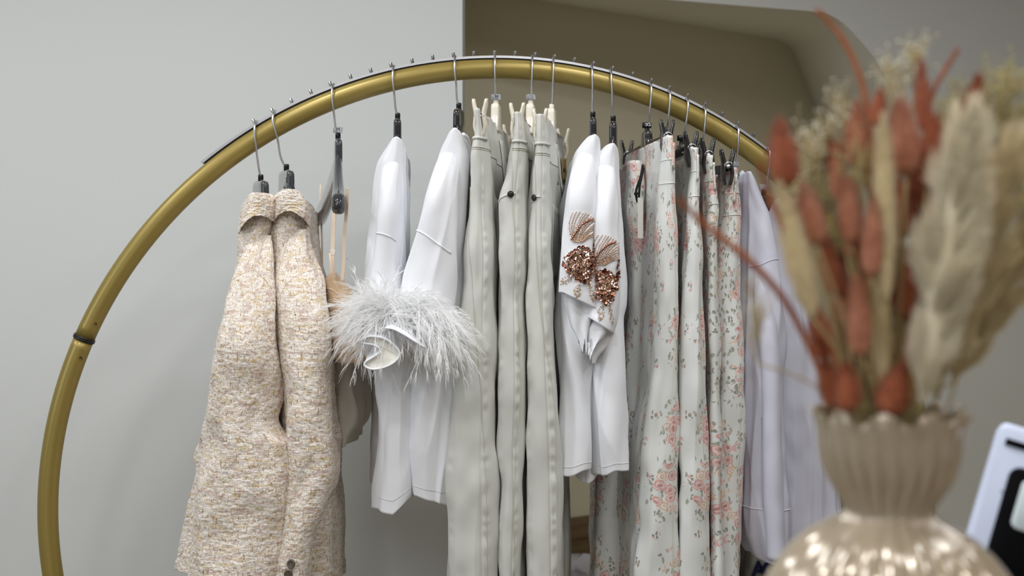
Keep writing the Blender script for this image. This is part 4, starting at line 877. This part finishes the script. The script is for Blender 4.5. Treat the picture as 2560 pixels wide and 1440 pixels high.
mb = MB(); mb.tube(catmull([at(1607, 412, 1.93), at(1602, 440, 1.925), at(1592, 470, 1.92), at(1590, 486, 1.92), at(1594, 505, 1.92), at(1597, 492, 1.918), at(1600, 460, 1.92), at(1609, 420, 1.93)], 6), .0021, 7)
ptag = thing('price_tag', at(1607, 410, 1.93), 'narrow white swing tag on a black cord hanging from the leftmost floral waistband', 'tag')
mb.build('cord', M['cord'], ptag)
mb = MB(); mb.box(at(1601, 545, 1.915), (.0085, .0006, .034), Matrix.Rotation(R_(55), 3, 'Z')); mb.build('card', M['paper'], ptag, smooth=False)
mb = MB(); mb.ball(at(1590, 484, 1.918), .004); mb.build('knot', M['cord'], ptag)
floral_trousers('second floral trousers from the left, narrow white folded edge facing forward',
    [(372, 1724, 1744), (400, 1727, 1742), (430, 1727, 1744), (470, 1722, 1746), (500, 1721, 1746), (600, 1718, 1750), (700, 1712, 1753), (850, 1706, 1757), (1000, 1704, 1762), (1150, 1701, 1768), (1300, 1700, 1775), (1440, 1700, 1781), (1850, 1698, 1788)],
    [(372, 1640, 1650), (500, 1655, 1670), (700, 1665, 1690), (1850, 1670, 1700)], 1.905, 2.22, 'floral3', 'floral', 71, (432, 494))
floral_trousers('third floral trousers, thin folded edge between the second pair and the fully printed pair',
    [(391, 1763, 1787), (420, 1764, 1785), (455, 1763, 1787), (510, 1764, 1788), (530, 1764, 1789), (650, 1763, 1787), (800, 1764, 1788), (950, 1768, 1792), (1150, 1774, 1795), (1300, 1779, 1798), (1440, 1782, 1801), (1850, 1784, 1804)],
    [(391, 1700, 1712), (500, 1705, 1725), (700, 1715, 1740), (1850, 1720, 1760)], 1.925, 2.23, 'floral2', 'floral2', 74, (456, 514))
floral_trousers('rightmost floral trousers, broad printed leg facing forward beside the white shirts',
    [(421, 1814, 1845), (440, 1814, 1846), (490, 1803, 1846), (540, 1800, 1847), (620, 1797, 1849), (750, 1793, 1852), (900, 1790, 1855), (1100, 1789, 1856), (1300, 1789, 1854), (1440, 1790, 1852), (1850, 1790, 1854)],
    [(421, 1755, 1770), (500, 1752, 1790), (700, 1756, 1800), (1850, 1765, 1820)], 1.945, 2.25, 'floral2', 'floral2', 77, (486, 541))
# ------------------------------------------------------------------ white shirt dresses
def shirt(label, rows, Yn, Yf, seed, hemy, dx):
    sh = thing('shirt_dress', at(rows[0][1]+5, rows[0][0], 2.1), label, 'shirt dress', 'long white shirt dresses')
    B = Loft(rows, Yn, Yf, rn=.05, nt=260, nc=90, nf=36, amp=.006, crease=.004, seed=seed, folds=(3, 5, 8), crumple=.0025, dx=dx, hem=.02, slant=lambda f, v, T: T**12*(-.010*(1-f*f)+.012))
    B.build('body', M['shirt'], sh)
    mb = MB(); B.path(mb, [(j, hemy-4*j/B.nc) for j in range(0, B.nc+6, 3)], .0009, .0003); mb.build('hem_seam', M['whthread'], sh)
    return sh, B
sO, LO_ = shirt('white shirt dress directly right of the floral trousers, hem above the printed bag',
    [(436, 1846, 1866), (452, 1844, 1878), (480, 1842, 1890), (515, 1842, 1906), (545, 1842, 1920), (600, 1842, 1930), (700, 1842, 1942), (850, 1844, 1952), (1000, 1846, 1958), (1150, 1846, 1963), (1262, 1848, 1968), (1330, 1852, 1972), (1375, 1862, 1974), (1395, 1870, 1974)], 1.98, 2.28, 81, 1262, .02)
mb = MB(); LO_.line(mb, [(1862, 668), (1885, 664), (1906, 650), (1930, 656)], .0009, .0004); mb.build('yoke_seam', M['shirt'], sO)
sl = Loft([(545, 1888, 1922), (620, 1886, 1934), (740, 1888, 1944), (900, 1900, 1956), (1080, 1906, 1962), (1250, 1908, 1966), (1300, 1912, 1970), (1393, 1918, 1972)], 1.955, 2.03, rn=.02, nt=110, nc=50, nf=12, amp=.003, seed=84, folds=(2, 3), tuck=.05, tk=.5); sl.build('front_pleat', M['shirt'], sO)
co = MB(); co.tube(catmull([at(1852, 436, 2.09), at(1862, 452, 2.07), at(1870, 470, 2.06), at(1880, 490, 2.06)], 6), .009, 12, flat=.45, up=(.3, -1, 0)); co.build('collar', M['shirt'], sO)
sP, LP_ = shirt('rightmost white shirt dress, partly behind the dried bouquet and vase',
    [(498, 1938, 1950), (520, 1926, 1960), (545, 1916, 1968), (600, 1914, 1985), (700, 1918, 2010), (800, 1924, 2028), (900, 1930, 2044), (1000, 1936, 2058), (1100, 1942, 2072), (1230, 1948, 2087), (1330, 1952, 2096), (1400, 1956, 2100)], 2.04, 2.30, 88, 1340, .01)
# ------------------------------------------------------------------ things on the niche platform
bg = thing('plastic_bag', at(1960, 1500, 2.86), 'white plastic bag with navy capital letters under the white shirt dresses', 'bag')
bagl = Loft([(1190, 1990, 2093), (1240, 1960, 2094), (1320, 1880, 2098), (1390, 1860, 2100), (1480, 1856, 2100), (1550, 1862, 2096)], 2.74, 2.94, rn=.05, nt=70, nc=60, nf=14, amp=.004, seed=91, crumple=.008, folds=(2, 3)); bagl.build('sack', M['plasticbag'], bg)
for ch_, xx in (('A', 1893), ('C', 1916)):
    p, nn = bagl.px(xx, 1414, .003); text('printed_letter', ch_, .052, M['navy'], bg, p+Vector((0, -.004, 0)), ext=.001, shear=-.18, bold=.002, ry=-.12)
mb = MB(); mb.box(at(2089, 1215, 2.77), (.003, .003, .016)); mb.build('printed_bar', M['navy'], bg, smooth=False)
bx = thing('slim_box', at(1852, 1500, 2.75), 'dark slim box edge between the rightmost floral trousers and the bag', 'box')
mb = MB(); mb.box((at(1846, 720, 2.68).x, 2.80, ZP+.19), (.016, .07, .19)); mb.build('carton', M['redbox'], bx, smooth=False)
clp = Loft([(1413, 1400, 1470), (1418, 1380, 1500), (1432, 1370, 1512), (1460, 1360, 1520), (1492, 1356, 1526)], 2.86, 3.06, rn=.06, nt=40, nc=50, nf=16, amp=.006, seed=95, crumple=.010, folds=(3, 5))
o = clp.build('folded_cloth', M['shirt'], None); tag(o, 'crumpled white cloth on the niche ledge below the wooden moulding', 'cloth')
# ------------------------------------------------------------------ counter, vase, device
ZC = CAMZ-.320
ct = thing('counter', (.62, .78, 0), 'pale counter top carrying the vase and the white device', 'counter')
mb = MB(); mb.box((.62, .76, ZC-.02), (.50, .34, .02)); mb.build('counter_top', M['counter'], ct, smooth=False)
mb = MB(); mb.box((.62, .78, (ZC-.04)/2), (.46, .30, (ZC-.04)/2)); mb.build('cabinet', M['counter'], ct, smooth=False)
YV = .80; VX = (2223-1280)/F*YV; vc = Vector((VX, YV, ZC)); S_ = YV/F
def vz(py): return CAMZ+(720-py)*S_
vp = [(1030, 187), (1048, 180), (1080, 176), (1120, 173), (1160, 166), (1200, 150), (1230, 130), (1258, 113), (1276, 108), (1292, 120), (1312, 156), (1344, 208), (1390, 256), (1440, 291), (1500, 320), (1570, 330), (1640, 326), (1710, 290), (1770, 235), (1820, 180), (1850, 158), (1857, 150)]
py_ = [p[0] for p in vp]; q = np.linspace(1030, 1857, 150); rr_ = pchip(py_, [p[1] for p in vp], q)
v = []; NV = 240
for i, (a, r) in enumerate(zip(q, rr_)):
    for k in range(NV):
        th = 2*PI*k/NV; fl_ = 24
        dep = .115 if a < 1280 else .042
        if a > 1780: dep *= max(0, 1-(a-1780)/60)
        rb = 1-dep*(1-abs(math.cos(fl_*th/2)))*1.6
        wave = 0; e = max(0, 1-(a-1030)/40); rad_ = r*S_*rb*(1+.030*e*math.sin(th*10)+.03*e)
        v.append((VX+rad_*math.cos(th), YV+rad_*math.sin(th), vz(a)+e*.0042*math.cos(th*10+.6)))
f = [(i*NV+k, i*NV+(k+1) % NV, (i+1)*NV+(k+1) % NV, (i+1)*NV+k) for i in range(len(q)-1) for k in range(NV)]
f.append(tuple((len(q)-1)*NV+k for k in range(NV)))
n0 = len(v)      # inner wall
for i, (a, r) in enumerate([(1034, 178), (1060, 174), (1120, 164), (1170, 146), (1220, 124), (1260, 104), (1300, 104), (1360, 180), (1500, 300), (1650, 300), (1800, 170)]):
    for k in range(NV):
        th = 2*PI*k/NV; e = max(0, 1-(a-1030)/40); v.append((VX+r*S_*math.cos(th), YV+r*S_*math.sin(th), vz(a)+e*.0042*math.cos(th*10+.6)))
f += [(n0+i*NV+k, n0+(i+1)*NV+k, n0+(i+1)*NV+(k+1) % NV, n0+i*NV+(k+1) % NV) for i in range(10) for k in range(NV)]
f += [(k, n0+k, n0+(k+1) % NV, (k+1) % NV) for k in range(NV)]; f.append(tuple(n0+10*NV+k for k in range(NV-1, -1, -1)))
vs_o = mesh('vase', v, f, M['vase']); tag(vs_o, 'pearly beige ribbed ceramic vase with wavy rim and round belly on the counter', 'vase')
dv = thing('payment_terminal', at(2560, 1440, 1.02), 'tilted white device with black screen frame behind the vase at the right edge', 'terminal')
DR = Matrix.Rotation(R_(-22), 3, 'Z') @ Matrix.Rotation(R_(15.5), 3, 'Y') @ Matrix.Rotation(R_(-12), 3, 'X')
def rbox(c, hx, hz, hy, r, R, n=6):
    ring = []
    for cxx, czz, a0 in ((hx-r, hz-r, 0), (-hx+r, hz-r, PI/2), (-hx+r, -hz+r, PI), (hx-r, -hz+r, 1.5*PI)):
        for k in range(n+1): a = a0+PI/2*k/n; ring.append((cxx+r*math.cos(a), czz+r*math.sin(a)))
    b = MB(); bev = min(.003, hy*.5); rings = []
    for yy, ins in ((-hy, bev), (-hy+bev, 0), (hy-bev, 0), (hy, bev)):
        rings.append([Vector(c)+R @ Vector((x*(1-ins/hx), yy, z*(1-ins/hz))) for x, z in ring])
    b.rings(rings); return b
O = at(2503, 1052, 1.02); dc = O+DR @ Vector((.105, .022, -.135))
rbox(dc, .105, .135, .022, .007, DR).build('housing', M['device'], dv)
def dloc(x, z, y=-.0225): return O+DR @ Vector((x, y+.022, z-.0))
b = MB(); b.box(dloc(.070, -.0165), (.062, .0012, .0030), DR); b.build('printer_slot', M['deviceb'], dv, smooth=False)
b = MB(); b.box(dloc(.11, -.034), (.080, .0003, .0006), DR); b.box(dloc(.11, -.060), (.095, .0003, .0006), DR); b.build('panel_groove', M['steel'], dv, smooth=False)
fr = rbox(dloc(.098, -.133), .080, .098, .0035, .010, DR); fo = fr.build('screen_frame', M['deviceb'], dv)
sr = rbox(dloc(.094, -.066, -.0260), .064, .022, .002, .006, DR); so = sr.build('display', M['screen'], dv)
# ------------------------------------------------------------------ dried bouquet
MOUTH = Vector((VX, YV, vz(1045)))
def stem_curve(mb, head, r=.0011, seed=0, bow=.0):
    rr = random.Random(seed); base = Vector((VX+(head.x-VX)*.16+rr.uniform(-.012, .012), YV+(head.y-YV)*.2+rr.uniform(-.012, .012), vz(1240)))
    mth = Vector((VX+max(-.038, min(.038, (head.x-VX)*.42)), YV+max(-.034, min(.034, (head.y-YV)*.5)), vz(1030)))
    md = mth.lerp(head, .5)+Vector((-(head.x-VX)*.08+bow, 0, .004)); mb.tube(catmull([base, mth, md, head], 7), r, 6)
def fluffy(L, w, m, seed, n=800, hair=.006, r=.00022, point=.6, core=.47, clumps=0):
    """one seed head standing on z=0, length L, width w: a solid core with fine bristles"""
    rr = random.Random(seed); mb = MB(); prof = []
    for k in range(13):
        t = k/12; prof.append((max(.0003, w*core*math.sin(PI*min(1, t**point*.97+.03))**.7), L*t))
    mb.lathe(prof, (0, 0, 0), (0, 0, 1), 14)
    cl = [(rr.random()**.9, rr.uniform(0, 2*PI), rr.uniform(.7, 1.35)) for _ in range(clumps)]
    for _ in range(n):
        t = rr.random(); a = rr.uniform(0, 2*PI); hl = 1
        if cl: c_ = rr.choice(cl); t = min(.999, max(0, c_[0]+rr.gauss(0, .012))); a = c_[1]+rr.gauss(0, .22); hl = c_[2]
        k = min(11, int(t*12)); rad_ = prof[k][0]*(1-(t*12-k))+prof[k+1][0]*(t*12-k)
        d = Vector((math.cos(a), math.sin(a), 0)); p = d*rad_*.9+Vector((0, 0, L*t)); q = p+d*hair*hl*rr.uniform(.5, 1)*(.5+.5*math.sin(PI*t))+Vector((0, 0, hair*rr.uniform(.6, 1.5)))
        mb.tube([p, q], [r, r*.4], 3, cap=False)
    me = bpy.data.meshes.new('seed_head'); me.from_pydata(mb.v, [], mb.f); me.materials.append(m); me.polygons.foreach_set('use_smooth', [True]*len(me.polygons)); me.update(); return me
HEADS = {}
def head_obj(name, key, base, tip, parent, seed):
    me, L, w = HEADS[key]; d = tip-base; o = bpy.data.objects.new(name, me); COL.objects.link(o); o.parent = parent
    o.matrix_parent_inverse = Matrix.Translation(parent.location).inverted()
    o.location = base; o.rotation_euler = (Matrix.Rotation(0, 3, 'Z') and d.to_track_quat('Z', 'Y').to_euler()); return o
HEADS['rust'] = (fluffy(.035, .018, M['rust'], 1, 700, .0045), .035, .018)
HEADS['pink'] = (fluffy(.035, .018, M['pinkrust'], 2, 700, .0045), .035, .018)
HEADS['deep'] = (fluffy(.045, .014, M['deep'], 3, 500, .004), .045, .014)
HEADS['cream'] = (fluffy(.10, .017, M['cream'], 4, 1500, .006, point=.8), .10, .017)
HEADS['plume'] = (fluffy(.15, .026, M['creamw'], 5, 6500, .020, .00034, point=.72, core=.26, clumps=75), .15, .026)
HEADS['plumey'] = (fluffy(.15, .026, M['cream'], 6, 6500, .020, .00034, point=.72, core=.26, clumps=75), .15, .026)
def grass(kind, key, x0, y0, x1_, y1_, wpx, dY, label, cat, group, seed, stemm='strawstem'):
    Y = YV+dY; base = at(x0, y0, Y); tip = at(x1_, y1_, Y+.004*random.Random(seed).uniform(-1, 1))
    g = thing(kind, base, label, cat, group)
    h = head_obj('seed_head', key, base, tip, g, seed); me, L, w = HEADS[key]; sc = (tip-base).length/L; sw = wpx*S_/w*(1.2 if key in ('rust', 'pink', 'deep') else 1.15)
    h.scale = (sw, sw, sc)
    mb = MB(); stem_curve(mb, base, .0011, seed); mb.build('stem', M[stemm], g)
    return g
BT = 'rust bunny tail grasses in the vase'
bun = [ # base px, tip px, width, depth offset, kind, label
 (1968, 466, 1950, 312, 60, -.02, 'rust', 'rust bunny tail standing alone at the upper left of the bouquet'),
 (2140, 425, 2143, 266, 44, .0, 'pink', 'dusty rust bunny tail right below the arching rust grass'),
 (2192, 318, 2200, 228, 32, .02, 'rust', 'small rust bunny tail just above the slim cream foxtail'),
 (2266, 440, 2252, 262, 62, -.01, 'pink', 'large dusty pink bunny tail at the centre top'),
 (2318, 470, 2334, 300, 60, .0, 'rust', 'rust bunny tail between the large pink one and the pale pampas'),
 (2312, 330, 2304, 165, 34, .02, 'rust', 'slender pointed rust head at the very top centre'),
 (2412, 350, 2446, 192, 48, .01, 'deep', 'dark rust pointed head rising above the pale pampas plume'),
 (2042, 612, 2010, 470, 50, -.02, 'pink', 'dusty rust bunny tail right of the left cream foxtail'),
 (2096, 500, 2096, 366, 36, .01, 'pink', 'narrow dusty rust bunny tail left of centre'),
 (2128, 612, 2120, 454, 46, -.015, 'pink', 'dusty rust bunny tail below the narrow one left of centre'),
 (2178, 694, 2190, 506, 46, -.03, 'pink', 'dusty pink bunny tail beside the slim cream foxtail, halfway up'),
 (2080, 425, 2074, 345, 20, .03, 'deep', 'tiny dark rust head among pale florets at the left'),
 (2134, 652, 2144, 535, 40, .01, 'rust', 'rust bunny tail tucked behind the pink ones in the middle'),
 (2092, 740, 2060, 590, 42, .0, 'rust', 'rust bunny tail low left, above the neck of stems'),
 (2120, 812, 2098, 672, 42, .01, 'pink', 'dusty bunny tail low left beside the long middle one'),
 (2150, 892, 2142, 706, 46, -.035, 'pink', 'long dusty pink bunny tail low in the middle'),
 (2282, 560, 2290, 420, 54, .02, 'deep', 'dark rust head deep in the centre of the bouquet'),
 (2252, 600, 2246, 450, 56, .01, 'rust', 'broad rust bunny tail beneath the large pink one'),
 (2300, 640, 2330, 480, 52, .02, 'rust', 'rust bunny tail leaning behind the pale pampas'),
 (2222, 770, 2232, 610, 48, .02, 'deep', 'dark rust head behind the slim cream foxtail'),
 (2262, 800, 2280, 640, 50, .0, 'rust', 'rust bunny tail low centre right of the foxtail'),
 (2120, 1030, 2116, 915, 54, -.025, 'rust', 'short rust bunny tail at the vase rim, second from left'),
 (2086, 1020, 2062, 900, 46, -.005, 'rust', 'short rust bunny tail at the left of the vase rim'),
 (2216, 1040, 2256, 918, 66, -.03, 'rust', 'plump rust bunny tail leaning over the middle of the rim'),
 (2192, 880, 2200, 760, 44, .03, 'deep', 'dark rust head low behind the cream foxtail stem'),
 (2062, 900, 2030, 770, 40, .02, 'rust', 'rust bunny tail low at the left edge of the stems'),
 (2236, 360, 2240, 262, 30, .04, 'deep', 'thin dark rust head behind the large pink bunny tail'),
 (2172, 480, 2168, 330, 22, .04, 'deep', 'thin dark rust head left of the slim foxtail'),
 (2292, 900, 2300, 740, 40, .01, 'deep', 'dark rust head low beside the pale pampas'),
 (2244, 930, 2246, 800, 44, .02, 'rust', 'rust bunny tail just above the plump one at the rim')]
for i, b in enumerate(bun): grass('dried_bunny_tail' if b[6] != 'deep' else 'dried_seed_stalk', b[6], *b[:6], b[7], 'dried flower', BT, 200+i)
CR = 'cream foxtails and pampas in the vase'
for i, b in enumerate([
 (2034, 800, 1950, 470, 50, -.03, 'cream', 'cream foxtail at the left, under the lone rust bunny tail', 'dried_foxtail'),
 (2216, 760, 2208, 305, 40, -.03, 'cream', 'slim upright cream foxtail in the middle of the bouquet', 'dried_foxtail'),
 (2210, 990, 2200, 640, 34, -.02, 'cream', 'short cream foxtail low in the middle above the rim', 'dried_foxtail'),
 (2300, 1010, 2412, 350, 78, -.04, 'plume', 'palest pampas plume, nearest and tallest on the right', 'pampas_plume'),
 (2340, 980, 2524, 390, 72, .0, 'plumey', 'yellowish pampas plume right of the palest one', 'pampas_plume'),
 (2380, 960, 2600, 560, 60, .03, 'plumey', 'yellowish pampas plume leaning out of the right edge', 'pampas_plume'),
 (2360, 900, 2480, 560, 50, .05, 'plume', 'pampas plume behind, between the two nearest plumes', 'pampas_plume'),
 (2300, 880, 2330, 560, 60, .04, 'cream', 'cream foxtail behind the palest pampas plume', 'dried_foxtail')]):
    grass(b[8], b[6], *b[:6], b[7], 'dried flower', CR, 300+i)
rr = random.Random(5)
for i in range(26):
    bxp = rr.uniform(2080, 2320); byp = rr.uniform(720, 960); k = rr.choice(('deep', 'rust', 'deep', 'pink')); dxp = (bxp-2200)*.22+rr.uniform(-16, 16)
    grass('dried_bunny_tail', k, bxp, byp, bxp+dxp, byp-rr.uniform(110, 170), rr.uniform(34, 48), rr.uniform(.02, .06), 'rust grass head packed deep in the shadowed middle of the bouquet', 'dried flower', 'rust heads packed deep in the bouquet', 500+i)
def blade(label, pts, w, seed, m='deep'):
    g = thing('arching_dried_stalk', at(*pts[-1][:2], YV), label, 'dried flower', 'long arching rust grasses in the vase')
    P = catmull([at(a, b, YV+c) for a, b, c in pts], 10); n = len(P); rr = random.Random(seed); mb = MB()
    mb.tube(P, [w*S_*.5*(.25+.75*min(1, (k/n)*5))*.8 for k in range(n)], 8)
    for _ in range(500):
        k = rr.randrange(0, int(n*.8)); d = Vector((rr.gauss(0, 1), rr.gauss(0, 1), rr.gauss(0, 1))).normalized(); tg = (P[max(0, k-1)]-P[k+1]).normalized()
        mb.tube([P[k], P[k]+d*w*S_*.5+tg*.004], [.0006, .0002], 3, cap=False)
    o = mb.build('spike', M[m], g); return g
M['orange'] = mat('orange_grass', (184, 116, 74), .9, varcol=(60, (150, 80, 48)))
blade('rust grass arching up to the highest point at the bouquet top left', [(2052, 36, .0), (2100, 90, .0), (2140, 165, 0), (2162, 240, 0), (2176, 340, 0), (2200, 600, .0), (2220, 1000, 0)], 17, 1, 'orange')
blade('long rust grass reaching far left in front of the floral trousers', [(1706, 508, -.06), (1760, 560, -.05), (1850, 632, -.04), (1930, 710, -.03), (1990, 800, -.02), (2050, 930, -.01), (2110, 1080, 0)], 21, 2, 'orange')
blade('rust grass running down the left side against the shirt dresses', [(1900, 420, -.04), (1930, 510, -.03), (1980, 620, -.03), (2040, 760, -.02), (2090, 900, -.01), (2130, 1060, 0)], 19, 3, 'orange')
blade('short rust grass leaning right above the centre', [(2388, 134, .02), (2360, 180, .02), (2336, 226, .02), (2320, 300, .02), (2290, 600, .02), (2250, 1000, .0)], 13, 4, 'rust')
blade('rust grass blade hidden low between the bunny tails', [(2180, 470, .01), (2176, 560, .01), (2170, 700, 0), (2190, 1000, 0)], 16, 5, 'orange')
def filler(label, tips, Y, m, seed, group):
    cxm = sum(t[0] for t in tips)/len(tips); cym = max(t[1] for t in tips)
    root = at(cxm, cym+90, Y); g = thing('filler_sprig', root, label, 'dried flower', group); rr = random.Random(seed); mb = MB(); fm = MB()
    for (tx, ty) in tips:
        p = at(tx, ty, Y+rr.uniform(-.01, .02)); mb.tube([root, root.lerp(p, .5)+Vector((rr.uniform(-.004, .004), 0, .003)), p], [.0005, .0004, .0003], 4)
        for _ in range(13):
            q = p+Vector((rr.gauss(0, .0065), rr.gauss(0, .005), rr.gauss(-.001, .0090))); mb.tube([p+Vector((0, 0, -.008)), q], .0003, 3, cap=False); fm.ball(q, rr.uniform(.0006, .0014))
    stem_curve(mb, root, .0009, seed); mb.build('stem', M['strawstem'], g); fm.build('florets', M[m], g); return g
rr = random.Random(77)
def tips(cx_, cy_, wx, wy, n): return [(cx_+rr.uniform(-wx, wx), cy_+rr.uniform(-wy, wy)) for _ in range(n)]
FG = 'tiny dried filler sprigs in the vase'
for i, (c, m, lab) in enumerate([
 ((2052, 330, 34, 70, 9), 'palef', 'pale floret sprig at the upper left, right of the lone bunny tail'),
 ((2030, 470, 40, 60, 12), 'palef', 'pale floret sprig in front of the rack tube end'),
 ((2085, 520, 34, 60, 10), 'olivef', 'straw sprig crossing the lower end of the rack tube'),
 ((2100, 290, 30, 50, 8), 'palef', 'pale floret sprig beside the arching rust grass'),
 ((2018, 400, 26, 50, 7), 'palef', 'pale floret sprig lower at the left edge'),
 ((2060, 440, 34, 50, 8), 'olivef', 'straw coloured sprig among the left bunny tails'),
 ((2240, 190, 28, 36, 8), 'palef', 'pale floret sprig left of the slender top head'),
 ((2284, 130, 10, 40, 4), 'palef', 'thin pale sprig forming the top tip of the bouquet'),
 ((2370, 250, 44, 60, 10), 'olivef', 'straw coloured sprig between the two top dark heads'),
 ((2490, 260, 50, 60, 12), 'olivef', 'straw coloured sprig at the upper right'),
 ((2540, 340, 40, 60, 11), 'olivef', 'straw coloured sprig at the right edge above the pampas'),
 ((2500, 200, 56, 30, 8), 'olivef', 'sparse straw sprig highest at the right'),
 ((2380, 330, 40, 40, 9), 'olivef', 'straw sprig just above the palest pampas'),
 ((2160, 400, 40, 60, 8), 'olivef', 'straw sprig hidden behind the central bunny tails'),
 ((2560, 480, 30, 70, 9), 'olivef', 'straw sprig low at the right edge'),
 ((1890, 760, 14, 60, 5), 'palef', 'lone pale sprig low left under the long rust grass')]):
    filler(lab, tips(*c), YV+.035 if i < 13 else YV-.01, m, 400+i, FG)
bpy.context.view_layer.update()
